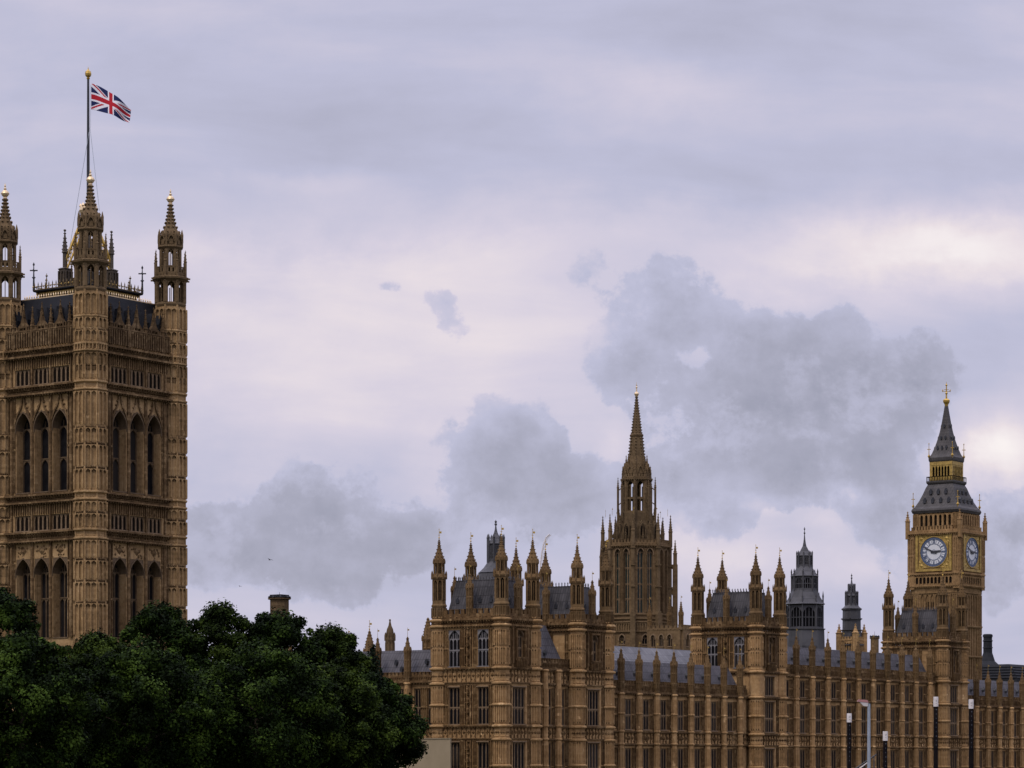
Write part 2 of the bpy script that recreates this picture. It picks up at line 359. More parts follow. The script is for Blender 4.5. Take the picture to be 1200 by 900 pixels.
def band(mb, F, a0, a1, z0, z1, n, pitch=.9, d=.14):
    """carved band: framed panels with shields and bosses, a moulding above and below"""
    mb.box(F, a0, a1, z0, z0+.16, n, n+d*1.7); mb.box(F, a0, a1, z1-.20, z1, n, n+d*2.0)
    k = max(1, round((a1-a0)/pitch)); p = (a1-a0)/k; zm = (z0+z1)/2; h = (z1-z0)
    for i in range(k):
        a = a0+(i+.5)*p; mb.box(F, a-p/2-.05, a-p/2+.05, z0+.16, z1-.2, n, n+d)
        r = min(p*.36, h*.30)
        if i % 2 == 0:
            mb.boss(F, a, zm, r, n, d*1.5)
            for sx, sz in ((-1,-1),(1,-1),(-1,1),(1,1)): mb.boss(F, a+sx*p*.3, zm+sz*h*.25, r*.4, n, d*1.1)
        else:
            for sx, sz in ((-.5,0),(.5,0),(0,.5),(0,-.5)): mb.boss(F, a+sx*r, zm+sz*r*1.2, r*.55, n, d)
def course(mb, F, a0, a1, z, h=.28, n=0.0, d=.24, dent=.55):
    d *= 1.45
    mb.box(F, a0, a1, z, z+h, n, n+d); mb.box(F, a0, a1, z-h*.7, z, n, n+d*.45)
    if dent:
        k = int((a1-a0)/dent)
        for i in range(k): a = a0+(i+.5)*(a1-a0)/k; mb.box(F, a-.09, a+.09, z-h*.75, z, n, n+d*.85)
def crenel(mb, F, a0, a1, z0, z1, n0, n1, pitch=1.1, low=.6):
    zl = z0+(z1-z0)*low; mb.box(F, a0, a1, z0, zl, n0, n1)
    k = max(1, round((a1-a0)/pitch)); p = (a1-a0)/k
    for i in range(k):
        a = a0+(i+.5)*p; mb.box(F, a-p*.3, a+p*.3, zl, z1, n0, n1)
        mb.box(F, a-p*.34, a+p*.34, z1, z1+.1, n0-.05, n1+.05)
        mb.boss(F, a, (z0+zl)/2, p*.2, n1, .12)
def octfaces(cx, cy, ap, rot=0):
    e = 2*ap*math.tan(PI/8)
    for k in range(8):
        ph = rot+k*45; c, s = math.cos(math.radians(ph)), math.sin(math.radians(ph))
        F = Fr((cx+ap*c, cy+ap*s), ph+90).off(-e/2); yield F, e
def octpier(mb, cx, cy, ap, z0, z1, rows, collars, rot=0, d=.09, cd=.2, acc=None):
    mb.lathe(cx, cy, [(ap, z0), (ap, z1)], rot=math.radians(22.5+rot))
    for F, e in octfaces(cx, cy, ap, rot):
        for a, b in rows:
            panels(mb, F, .06, e-.06, a, b, 0, e/2, .10, d)
            if acc:
                for f in (.27, .73): acc.boss(F, e*f, b-.22, .15, .0, .1); acc.box(F, e*f-.13, e*f+.13, a+.02, a+.3, -.02, .06)  # darker accents at panel heads and feet, deepening the shade by colour
        for c in collars:
            for f in (.25, .5, .75): mb.boss(F, e*f, c+.55, .16, 0, .1)
    for c in collars:
        mb.lathe(cx, cy, [(ap+.02, c-.25), (ap+cd*.6, c-.1), (ap+cd, c), (ap+cd, c+.2), (ap+.03, c+.32)], rot=math.radians(22.5+rot))
def spire(mb, cx, cy, prof, crk=True, size=.16, step=.6, n=8, rot=None):
    mb.lathe(cx, cy, prof, n, rot); rot = PI/n if rot is None else rot; q = 1/math.cos(PI/n)
    if not crk: return
    for (r0, z0), (r1, z1) in zip(prof, prof[1:]):
        if z1-z0 < .3: continue
        k = max(1, int((z1-z0)/step))
        for j in range(k):
            t = (j+.5)/k; r = (r0+(r1-r0)*t)*q+size*.35; z = z0+(z1-z0)*t; sz = size*(.6+.4*min(1, r))
            for i in range(n): a = rot+2*PI*i/n; mb.oct(cx+r*math.cos(a), cy+r*math.sin(a), z, sz, sz*.9)
def lantern(mb, cx, cy, ap, z0, z1, post=.22, rot=0, head=True):
    """open octagonal stage: corner posts and arched heads"""
    q = 1/math.cos(PI/8)
    for i in range(8):
        a = math.radians(22.5+rot+45*i); x, y = cx+(ap*q-post*.8)*math.cos(a), cy+(ap*q-post*.8)*math.sin(a)
        mb.lathe(x, y, [(post, z0), (post, z1)], 6)
    if head:
        for F, e in octfaces(cx, cy, ap-.05, rot):
            w = e-2*post*.7; mb.archhead(F, e/2, w, z1-min(w, (z1-z0)*.4), z1-.08, -.3, 0, z1, 4)
    mb.lathe(cx, cy, [(ap, z1), (ap, z1+.25)], rot=math.radians(22.5+rot))

_win = {}
def window(parent, F, ac, zb, w, h, lights, trans=(.5,), arc=0.0, depth=.5, gm='window_glass', fm='window_stone', mul=.15, hood=True, name='window'):
    """one glazed window (dark glass) with its stone frame as a sub-part"""
    key = (w, h, lights, trans, arc, depth, gm, fm, mul, hood)
    if key not in _win:
        g = MB(); f = MB()
        g.box(E0, -w/2, w/2, 0, h, -depth+.02, -depth+.06)
        n0, n1 = -depth+.06, -depth+.06+(.14 if depth < 1 else .30)
        for i in range(lights+1):
            a = -w/2+i*w/lights; top = h
            if arc and 0 < i < lights: top = h-arc*.45*abs(2*i/lights-1)
            f.box(E0, max(-w/2, a-mul/2), min(w/2, a+mul/2), 0, top, n0, n1)
        p = w/lights
        for t in trans:
            f.box(E0, -w/2, w/2, h*t-.09, h*t+.09, n0, n1+.03)
            for i in range(lights): f.archhead(E0, -w/2+(i+.5)*p, p-mul, h*t-.09-p*.7, h*t-.13, n0, n1-.04, h*t-.09, 3)
        if arc:
            f.archhead(E0, 0, w, h-arc, h-.02, -depth+.06, -.04, h, 8)
            zt = h-arc*.9
            for i in range(lights): f.archhead(E0, -w/2+(i+.5)*p, p-mul, zt-p*.6, zt, n0, n1, zt+.12, 3)
            for i in range(lights*2-1):
                a = -w/2+(i+1)*p/2; f.box(E0, a-.05, a+.05, zt, h-arc*.25-arc*.5*abs(2*(i+1)/(2*lights)-1), n0, n1-.06)
            if hood: f.hood(E0, 0, w, h-arc, h, .18, -.02, .16, 8, .4)
        else:
            for i in range(lights): f.archhead(E0, -w/2+(i+.5)*p, p-mul, h-p*.95, h-.06, n0, n1-.04, h, 3)
            if hood: f.box(E0, -w/2-.15, w/2+.15, h, h+.16, -.02, .16)
        f.box(E0, -w/2-.08, w/2+.08, -.18, 0, -depth+.06, .14)
        _win[key] = (g.mesh(name, gm), f.mesh('frame', fm))
    gme, fme = _win[key]; x, y, z = F.p(ac, zb, 0)
    o = inst(gme, name, parent, (x, y, z), math.radians(F.deg)); inst(fme, 'frame', o)
    return o

# shared small parts
def vane_mesh():
    m = MB(); m.tube((0,0,-.3), (0,0,1.35), .045, .03, 5); m.ball(0, 0, .12, .12, 6, 4)
    m.box(E0, .05, .36, .78, 1.08, -.02, .02); m.box(E0, -.16, .16, .50, .56, -.03, .03); m.oct(0, 0, 1.4, .07, .12)
    return m.mesh('weathervane', 'gilding')
VANE = vane_mesh()
def turret_mesh(st='weathered_stone'):
    m = MB(); l = MB()
    m.lathe(0, 0, [(1.08, -1.0), (1.08, .2), (1.0, .3), (1.0, 2.0), (1.10, 2.1), (1.10, 2.3), (.97, 2.5), (.95, 3.0)])
    for F, e in octfaces(0, 0, 1.0):
        panels(m, F, .05, e-.05, .4, 1.9, 0, e/2, .1, .08)
    lantern(m, 0, 0, .95, 3.0, 6.1, .12)
    for F, e in octfaces(0, 0, .93): m.box(F, e/2-.035, e/2+.035, 3.0, 5.7, -.1, 0)
    m.lathe(0, 0, [(.95, 6.1), (1.08, 6.35), (1.12, 6.55), (1.0, 6.7), (.86, 7.0)])
    for i in range(8):
        a = math.radians(22.5+45*i); x, y = 1.14*math.cos(a), 1.14*math.sin(a); m.lathe(x, y, [(.08, 6.2), (.08, 7.0), (.01, 7.5)], 4)
    lantern(m, 0, 0, .78, 7.0, 8.6, .10)
    for F, e in octfaces(0, 0, .76): m.box(F, e/2-.03, e/2+.03, 7.0, 8.5, -.1, 0)
    for F, e in octfaces(0, 0, .80): m.prism(F, [(.02, 8.6), (e-.02, 8.6), (e/2, 9.35)], -.15, .05)
    for i in range(8):
        a = math.radians(22.5+45*i); x, y = .87*math.cos(a), .87*math.sin(a); m.lathe(x, y, [(.07, 8.5), (.09, 8.85), (.01, 9.3)], 4)
    spire(m, 0, 0, [(.80, 8.8), (.68, 9.3), (.52, 9.85), (.36, 10.4), (.22, 10.95), (.15, 11.5), (.08, 12.1)], True, .16, .42)
    m.ball(0, 0, 10.95, .30, 8, 4, .45); m.ball(0, 0, 11.55, .24, 8, 4, .5); m.ball(0, 0, 12.05, .14, 6, 4)
    l.lathe(0, 0, [(.62, 3.0), (.62, 6.1), (.48, 6.2), (.48, 8.6)])  # near-black core, puts shade inside the open lantern slits
    return m.mesh('turret', st), l.mesh('dark_infill', 'louvre_shade_dark')
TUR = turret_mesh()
def put_turret(parent, x, y, z, vane=True):
    o = inst(TUR[0], 'turret', parent, (x, y, z)); inst(TUR[1], 'dark_infill', o)
    if vane: inst(VANE, 'weathervane', o, (0, 0, 12.3), -AX+random.uniform(-.25, .25))
    return o
def pin_mesh(sh=4.7, ap=.42, tip=6.9, st='weathered_stone'):
    m = MB(); m.lathe(0, 0, [(ap, -.4), (ap, sh)])
    for F, e in octfaces(0, 0, ap): panels(m, F, .03, e-.03, sh*.15, sh-.15, 0, e, .07, .06)
    for z in (sh*.35, sh*.7): m.lathe(0, 0, [(ap, z-.1), (ap+.1, z), (ap+.1, z+.1), (ap, z+.2)])
    m.lathe(0, 0, [(ap, sh-.2), (ap+.14, sh), (ap+.14, sh+.2), (ap*.85, sh+.35)])
    for i in range(8):
        a = math.radians(22.5+45*i); r = ap*1.25; m.lathe(r*math.cos(a), r*math.sin(a), [(.07, sh-.2), (.09, sh+.3), (.01, sh+.75)], 4)
    spire(m, 0, 0, [(ap*.95, sh+.3), (ap*.78, sh+(tip-sh)*.42), (ap*.45, sh+(tip-sh)*.72), (.10, tip)], True, .13, .36)
    m.ball(0, 0, tip-.2, .17, 6, 4, .7)
    return m.mesh('pinnacle', st)
PIN = pin_mesh(); PIN_S = pin_mesh(3.6, .38, 6.3)
def rod_mesh():
    m = MB(); m.tube((0,0,-.3), (0,0,1.3), .035, .02, 5); m.box(E0, .02, .26, .85, 1.08, -.02, .02); return m.mesh('weathervane', 'dull_gilding')
ROD = rod_mesh()
def put_pin(parent, x, y, z, me=None, tip=7.0, rod=True):
    o = inst(me or PIN, 'pinnacle', parent, (x, y, z))
    if rod: inst(ROD, 'weathervane', o, (0, 0, tip), -AX+random.uniform(-.3, .3))
    return o
def vent_mesh():
    m = MB(); m.prism(E0, [(-.26, 0), (.26, 0), (.26, .45), (0, .85), (-.26, .45)], -.5, .22); m.tube((0, 0, .7), (0, 0, 1.15), .05, .02, 5)
    return m.mesh('roof_vent', 'black_iron')
VENT = vent_mesh()
def mansard(mb, x0, x1, y0, y1, z0, z1, inx0, inx1, iny0, iny1):
    a = [(x0,y0,z0), (x1,y0,z0), (x1,y1,z0), (x0,y1,z0), (x0+inx0,y0+iny0,z1), (x1-inx1,y0+iny0,z1), (x1-inx1,y1-iny1,z1), (x0+inx0,y1-iny1,z1)]
    mb.add(a, [(3,2,1,0), (4,5,6,7), (0,1,5,4), (1,2,6,5), (2,3,7,6), (3,0,4,7)])
def cresting(parent, x0, x1, y0, y1, z, h=.7, m='slate', step=.55):
    mb = MB()
    def line(F, L):
        mb.box(F, 0, L, z, z+.12, -.05, .05)
        for i in range(int(L/step)+1):
            a = i*step; mb.box(F, a-.05, a+.05, z+.1, z+h*.7, -.04, .04); mb.boss(F, a, z+h*.7, .15, 0, .05); mb.boss(F, a, z+h*.7, .15, 0, -.05)
            mb.box(F, a-.03, a+.03, z+h*.7, z+h, -.03, .03)
    line(Fr((x0, y0), 0), x1-x0); line(Fr((x0, y1), 0), x1-x0); line(Fr((x0, y1), -90), y1-y0); line(Fr((x1, y1), -90), y1-y0)
    return mb.build('cresting', m, parent)

# ------------------------------------------------------------------ setting
def gsheet(name, pts, z, m):
    me = bpy.data.meshes.new(name); me.from_pydata([(x, y, z) for x, y in pts], [], [tuple(range(len(pts)))]); me.materials.append(MATS[m])
    o = bpy.data.objects.new(name, me); COL.objects.link(o); o['kind'] = 'structure'; return o
water = gsheet('river', [(-14000, -14000), (14000, -14000), (14000, 14000), (-14000, 14000)], -4.0, 'river_water')
W = [uv(-6000, 92), uv(9000, 92), uv(9000, -9000), uv(-6000, -9000)]
ground = gsheet('ground', W, 0.0, 'grass_ground')
bank = gsheet('far_bank', [uv(-6000, 318), uv(9000, 318), uv(9000, 9000), uv(-6000, 9000)], 0.0, 'grass_ground')
for nm, e, w in (('river_wall', 92.0, 1.0), ('river_wall', 317.0, 1.0)):
    mb = MB(); mb.box(E0, -900, 900, -8, 1.1, -w/2, w/2); o = mb.build(nm, 'tower_stone', None, (*uv(100, e), 0), AX)
    tag(o, 'long stone embankment wall below the palace terrace' if e < 200 else 'long stone embankment wall on the near bank of the river', 'wall')

# ------------------------------------------------------------------ the great square tower (left)
def great_tower():
    T = thing('square_tower', 'tall square stone tower with four crowned corner turrets and a flag flying above it', 'tower', (OX, OY, 0))
    Z = lambda y: R((HZ-y)/7.152)
    S = 19.5; n = 1.25; dp = 1.9
    walls = MB(); det = MB(); par = MB()
    faces = [Fr((0, S), -90).off(0, n), Fr((0, 0), 0).off(0, n), Fr((S, 0), 90).off(0, n), Fr((S, S), 180).off(0, n)]
    cs = [3.0+2.55, S/2, S-5.55]; ww = 3.35
    walls.box(E0, -n+dp, S+n-dp, 0, Z(385), -(S+n-dp), n-dp)
    lev = [404, 412, 448, 457, 577, 585.5, 621, 631]
    for fi, F in enumerate(faces):
        ops = []
        for c in cs:
            ops += [(c, ww, Z(746), Z(652)), (c, ww, Z(573), Z(478))]
            ops += [(c, 3.95, Z(618.5), Z(600.5)), (c, 3.95, Z(445.5), Z(426.5))] if fi < 2 else []
        skin(walls, F, S, 0, Z(382), ops if fi < 2 else [o for o in ops if o[1] == ww], dp)
        # mouldings
        for z in lev: course(det, F, 1.8, S-1.8, Z(z)-.2, .30, 0, .62, .6)
        for a, b in ((412, 404), (457, 448), (585.5, 577), (631, 621)): band(det, F, 2.0, S-2.0, Z(a)+.25, Z(b)-.42, 0, .85, .16)
        # blind panels over the small arcades and between the windows
        panels(det, F, 2.4, S-2.4, Z(426), Z(413.5), 0, .52, .12, .14)
        panels(det, F, 2.4, S-2.4, Z(600), Z(587), 0, .52, .12, .14)
        edges = [2.3, cs[0]-ww/2-.25], [cs[0]+ww/2+.25, cs[1]-ww/2-.25], [cs[1]+ww/2+.25, cs[2]-ww/2-.25], [cs[2]+ww/2+.25, S-2.3]
        for a, b in edges:
            for z0, z1 in ((520, 459), (573, 522), (655, 633), (700, 657), (746, 702)): panels(det, F, a, b, Z(z0), Z(z1), 0, .45, .12, .16)
            for z0, z1 in ((446, 414), (619, 588)): det.box(F, (a+b)/2-.14, (a+b)/2+.14, Z(z0), Z(z1), 0, .35)
            m = (a+b)/2; det.lathe(*F.p(m, 0, .12)[:2], [(.28, Z(746)), (.28, Z(640)), (.05, Z(634))], 6); det.lathe(*F.p(m, 0, .12)[:2], [(.28, Z(576)), (.28, Z(470)), (.05, Z(461))], 6)
        for c in cs:
            # ogee canopies over the tall windows, carved panels over the lower ones
            for sg in (-1, 1):
                pts = [(1.75, Z(490)), (1.25, Z(481)), (.55, Z(474)), (.25, Z(469)), (.12, Z(461))]
                for (x0, z0), (x1, z1) in zip(pts, pts[1:]): det.prism(F, [(c+sg*x0, z0), (c+sg*x1, z1), (c+sg*(x1+.22), z1+.1), (c+sg*(x0+.28), z0+.15)], -.02, .26)
                for x, z in pts[1:4]: det.boss(F, c+sg*(x+.35), z+.3, .24, .0, .3)
            det.boss(F, c, Z(459), .42, .05, .4)
            det.boss(F, c, Z(643), .75, 0, .3)
            for q in range(14): det.boss(F, c+random.uniform(-1.3, 1.3), Z(random.uniform(637, 650)), random.uniform(.15, .3), 0, .22)
        # windows on the two faces towards the river
        if fi < 2:
            for c in cs:
                window(T, F, c, Z(746), ww, Z(652)-Z(746), 3, (.5,), 2.6, dp, mul=.15, fm='dark_tracery')
                window(T, F, c, Z(573), ww, Z(478)-Z(573), 2, (.42,), 2.9, dp, mul=.12, fm='dark_tracery')
                window(T, F, c, Z(618.5), 3.95, Z(600.5)-Z(618.5), 4, (), 0, .40, mul=.30, gm='louvre_shade_dark', hood=False)
                window(T, F, c, Z(445.5), 3.95, Z(426.5)-Z(445.5), 4, (), 0, .40, mul=.30, gm='louvre_shade_dark', hood=False)
        # pierced parapet with gables
        z0, z1 = Z(403), Z(382)
        panels(par, F, 2.2, S-2.2, z0+.3, z1-.1, .02, .56, .20, .25)
        par.box(F, 2.0, S-2.0, z1, z1+.25, -.5, .35)
        for c in cs:
            for sg in (-1, 1): par.box(F, c+sg*.85-.15, c+sg*.85+.15, z1, Z(377), -.4, .25)
            par.box(F, c-.12, c+.12, z1, Z(377), -.3, .1); par.archhead(F, c-.42, .6, Z(380), Z(377), -.4, .2, Z(376), 4); par.archhead(F, c+.42, .6, Z(380), Z(377), -.4, .2, Z(376), 4)
            par.box(F, c-1.0, c+1.0, Z(377), Z(376), -.4, .25)
            par.prism(F, [(c-1.05, Z(376)), (c+1.05, Z(376)), (c+.45, Z(371)), (c+.14, Z(364)), (c, Z(356)), (c-.14, Z(364)), (c-.45, Z(371))], -.35, .25)
            x, y, _ = F.p(c, 0, 0); spire(par, x, y, [(.26, Z(364)), (.14, Z(358)), (.03, Z(348))], True, .13, .5, 6)
        for m in (3.4, (cs[0]+cs[1])/2, (cs[1]+cs[2])/2, S-3.4):
            x, y, _ = F.p(m, 0, .05); par.lathe(x, y, [(.34, Z(412)), (.34, Z(377)), (.42, Z(376)), (.3, Z(374))], 6); spire(par, x, y, [(.3, Z(375)), (.18, Z(366)), (.03, Z(352))], True, .14, .5, 6)
            for w in (-1.0, 1.0):
                par.box(F, m+w*.75-.12, m+w*.75+.12, z1, z1+.9, -.3, .2)
    # corner piers of the four turrets are one with the wall
    rows = [(Z(a)+.15, Z(b)-.15) for a, b in ((402, 388), (386, 373), (371, 345), (446, 414), (430, 414), (500, 459), (520, 502), (548, 522), (575, 550), (619, 602), (600, 588), (655, 633), (680, 657), (705, 682), (745, 707), (800, 747))]
    for x, y in ((0, 0), (S, 0), (0, S), (S, S)):
        octpier(walls, x, y, 2.40, 0, Z(340), rows, [Z(q)-.15 for q in lev+[372]] + [], 0, .22, .38)
        for F, e in octfaces(x, y, 2.45):
            for q in (388, 372, 430, 502, 521, 549, 601, 656, 681, 706):
                for f in (.14, .32, .5, .68, .86): det.boss(F, e*f, Z(q), .24, .0, .2); det.box(F, e*f-.13, e*f+.13, Z(q)-.75, Z(q)-.2, -.02, .07)  # dark stone accents, stand in for deep shade in the panel heads
            panels(walls, F, .1, e-.1, Z(411), Z(404), 0, .6, .12, .16)
        for i in range(8):
            a = math.radians(22.5+45*i); r = 2.38/math.cos(PI/8); walls.lathe(x+r*math.cos(a), y+r*math.sin(a), [(.17, 0), (.17, Z(340))], 6)
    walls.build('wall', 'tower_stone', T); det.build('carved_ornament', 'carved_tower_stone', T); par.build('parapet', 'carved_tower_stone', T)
    # turret heads
    m = MB(); q = lambda r: r-77.3
    m.lathe(0, 0, [(2.5, -.3), (2.6, 0), (2.5, .35)]); lantern(m, 0, 0, 2.5, .3, 4.0, .36)
    for F, e in octfaces(0, 0, 2.35): m.box(F, e/2-.07, e/2+.07, .3, 3.4, -.2, 0)
    m.lathe(0, 0, [(2.5, 3.9), (2.95, 4.3), (3.0, 4.6), (2.5, 4.8)])
    for F, e in octfaces(0, 0, 2.42): crenel(m, F, 0, e, 4.7, 6.3, -.2, 0, .62, .45)
    for i in range(8):
        a = math.radians(22.5+45*i); x, y = 2.68*math.cos(a), 2.68*math.sin(a)
        m.lathe(x, y, [(.20, 3.8), (.20, 7.2), (.26, 7.3), (.14, 7.5)], 6); spire(m, x, y, [(.16, 7.5), (.02, 9.3)], True, .12, .5, 6)
        m.box(Fr((2.9*math.cos(a), 2.9*math.sin(a)), math.degrees(a)), -.12, .6, 4.25, 4.5, -.12, .12)
    lantern(m, 0, 0, 1.75, 6.3, 9.5, .26)
    for F, e in octfaces(0, 0, 1.68): m.box(F, e/2-.06, e/2+.06, 6.3, 9.2, -.15, 0)
    m.lathe(0, 0, [(1.75, 6.2), (1.75, 6.6)]); m.lathe(0, 0, [(1.75, 9.4), (2.1, 9.75), (2.1, 9.95), (1.8, 10.1), (1.75, 11.4), (1.5, 12.0)])
    for F, e in octfaces(0, 0, 1.9):
        m.hood(F, e/2, e*.6, 10.6, 11.6, .16, 0, .25, 4); m.box(F, e/2-.35, e/2+.35, 10.2, 11, -.02, .03)
        for sg in (.12, .88): m.boss(F, e*sg, 11.2, .22, 0, .25)
        m.prism(F, [(e*.25, 11.5), (e*.75, 11.5), (e/2, 12.5)], -.1, .16)
    for i in range(8):
        a = math.radians(22.5+45*i); x, y = 2.06*math.cos(a), 2.06*math.sin(a); m.lathe(x, y, [(.16, 9.9), (.2, 11.9), (.03, 12.8)], 5)
    spire(m, 0, 0, [(1.62, 11.9), (1.15, 12.8), (.80, 13.7), (.55, 14.9), (.38, 16.1), (.27, 17.3)], True, .28, .55)
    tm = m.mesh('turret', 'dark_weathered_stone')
    b = MB(); b.lathe(0, 0, [(.25, 17.0), (.34, 17.3), (.30, 17.45)]); b.ball(0, 0, 18.05, .62, 12, 8); b.lathe(0, 0, [(.66, 17.95), (.70, 18.05), (.66, 18.15)], 12)
    b.lathe(0, 0, [(.16, 18.6), (.24, 18.9), (.08, 19.1), (.14, 19.35), (.02, 19.8)], 6); bm = b.mesh('gilded_ball', 'pale_gold')
    for x, y in ((0, 0), (S, 0), (0, S), (S, S)):
        o = inst(tm, 'turret', T, (x, y, R(77.3))); inst(bm, 'gilded_ball', o)
    # iron roof, its platform and the gilded lantern below the flagstaff
    r = MB(); mansard(r, .3, S-.3, .3, S-.3, Z(398), R(77.4), 1.5, 1.5, 1.5, 1.5)
    for F in faces[:4]:
        for i in range(7): a = 2.6+i*(S-5.2)/6; r.box(F, a-.5, a+.5, Z(396), Z(366), -2.4, -1.0); r.prism(F, [(a-.55, Z(366)), (a+.55, Z(366)), (a, Z(354))], -2.6, -1.0)
    r.build('roof', 'dark_iron_roof', T)
    c0 = MB()
    for F in faces:
        F = F.off(0, -n-.3)
        for i in range(int((S-5)/.55)): a = 2.7+i*.55; c0.oct(*F.p(a, R(77.8), -1.6), .16, .4)
        c0.box(F, 1.8, S-1.8, R(77.35), R(77.55), -1.7, -1.5)
    c0.build('cresting', 'pale_gold', T)
    h = 6.2; cx = S/2; zb = R(76.8); zt = R(79.2)
    p = MB(); p.lathe(cx, cx, [(h-1.0, R(76)), (h-.6, zb), (h-.4, zt-.5), (h+.3, zt-.2), (h+.3, zt)], 4, PI/4); ob = p.build('roof_platform', 'dark_iron_roof', T)
    g = MB(); i_ = MB()
    for F in (Fr((cx-h, cx+h), -90), Fr((cx-h, cx-h), 0), Fr((cx+h, cx-h), 90), Fr((cx+h, cx+h), 180)):
        k = 15
        for i in range(k+1):
            a = i*2*h/k; g.box(F, a-.06, a+.06, zb, zt-.4, -.45, -.22); i_.oct(*F.p(a, zt+.9, .2), .14, .5); i_.box(F, a-.06, a+.06, zt, zt+1.0, .15, .27); g.oct(*F.p(a+.4, zt+.55, .2), .15, .25)
            if i < k: g.archhead(F, a+h/k, 2*h/k-.15, zt-1.2, zt-.6, -.4, -.22, zt-.4, 3)
        i_.box(F, 0, 2*h, zt+.55, zt+.65, .15, .27); i_.box(F, 0, 2*h, zt, zt+.12, .1, .3)
        for a in (h*.45, h*1.55): i_.tube(F.p(a, zt, .2), F.p(a, zt+2.6, .2), .14, .05, 6); i_.oct(*F.p(a, zt+2.2, .2), .3, .25)
    g.build('gilded_arcade', 'dull_gilding', T); i_.build('platform_railing', 'iron_gilt', T)
    cr = MB(); cr.tube((0, 0, 0), (0, 0, 4.4), .22, .07, 6); cr.box(E0, -.65, .65, 3.3, 3.5, -.07, .07); cr.box(Fr((0, 0), 90), -.65, .65, 3.3, 3.5, -.07, .07); cr.oct(0, 0, 4.4, .2, .4); cr.oct(0, 0, 2.2, .35, .3)
    cm = cr.mesh('iron_cross', 'black_iron')
    for sx in (-1, 1):
        for sy in (-1, 1): inst(cm, 'iron_cross', T, (cx+sx*(h+.2), cx+sy*(h+.2), zt), -AX)
    pm = MB(); pm.lathe(0, 0, [(.72, -2), (.72, 3.6), (.85, 3.8), (.5, 4.0)], 4, PI/4)
    for F in (Fr((-.72, .72), -90), Fr((-.72, -.72), 0), Fr((.72, -.72), 90), Fr((.72, .72), 180)): panels(pm, F, .1, 1.34, 0, 3.4, 0, .75, .16, .12)
    pm.lathe(0, 0, [(.32, 3.9), (.32, 6.4), (.5, 6.6), (.36, 6.8)], 6); spire(pm, 0, 0, [(.40, 6.8), (.22, 8.6), (.06, 10.2)], True, .17, .55, 6); pm.ball(0, 0, 10.3, .22, 6, 4)
    pmm = pm.mesh('iron_pinnacle', 'iron_brown')
    st = MB(); hh = 2.75; zc = R(93.9)
    for sx in (-1, 1):
        for sy in (-1, 1):
            x, y = cx+sx*hh, cx+sy*hh; inst(pmm, 'iron_pinnacle', T, (x, y, zt))
            p0 = Vector((x, y, zt+5.0)); p1 = Vector((cx+sx*.55, cx+sy*.55, zc-1.8))
            st.tube(p0, p1, .30, .26, 6); st.tube(p0-Vector((0, 0, 2)), p1-Vector((0, 0, 2.4)), .2, .18, 6)
            for j in range(12):
                w = p0.lerp(p1, (j+.5)/12); st.oct(w.x, w.y, w.z+.3, .2, .35); st.oct(w.x, w.y, w.z-.7, .25, .45); st.tube(w, w-Vector((0, 0, 2.1)), .06, .06, 4)
    st.build('gilded_buttress', 'gilding', T)
    k = MB(); k.lathe(cx, cx, [(.5, zt), (.5, zc-2.4), (1.1, zc-1.9), (1.5, zc-1.0), (1.35, zc-.4), (.7, zc+.1), (.4, zc+.3)], 8)
    for i in range(8):
        a = 2*PI*i/8; k.oct(cx+1.25*math.cos(a), cx+1.25*math.sin(a), zc-.2, .35, .5)
    k.build('flagstaff_crown', 'pale_gold', T)
    return T, cx
VT, vcx = great_tower()
PX, PY = OX+vcx*.5736-vcx*.8192, OY+vcx*.8192+vcx*.5736
# flagstaff and flag
fs = thing('flagpole', 'tall black flagpole with gilded crown finial rising above the square tower', 'flagpole', (PX, PY, R(79)), 0)
ztop = R((HZ-92)*PY/FPX)-R(79)
mb = MB(); mb.tube((0, 0, 0), (0, 0, ztop), .34, .19, 10); mb.lathe(0, 0, [(.5, 13.0), (.42, 14.5), (.3, 14.8)]); mb.build('pole', 'black_iron', fs)
mb = MB(); mb.lathe(0, 0, [(.16, ztop-.2), (.30, ztop), (.18, ztop+.15), (.46, ztop+.45), (.52, ztop+.8), (.44, ztop+1.15), (.16, ztop+1.45), (.08, ztop+1.6), (.02, ztop+2.0)], 10); mb.build('finial', 'gilding', fs)
mb = MB(); zz = lambda y: R((HZ-y)*PY/FPX)-R(79)
mb.tube((.2, -.3, zz(155)), (-3.0, -2.0, zz(300)), .05, .05, 4); mb.tube((.45, -.3, zz(100)), (.45, -.3, zz(150)), .03, .03, 4); mb.tube((.35, -.3, zz(150)), (2.2, -2.0, zz(250)), .05, .05, 4)
mb.build('halyard', 'grey_steel', fs)
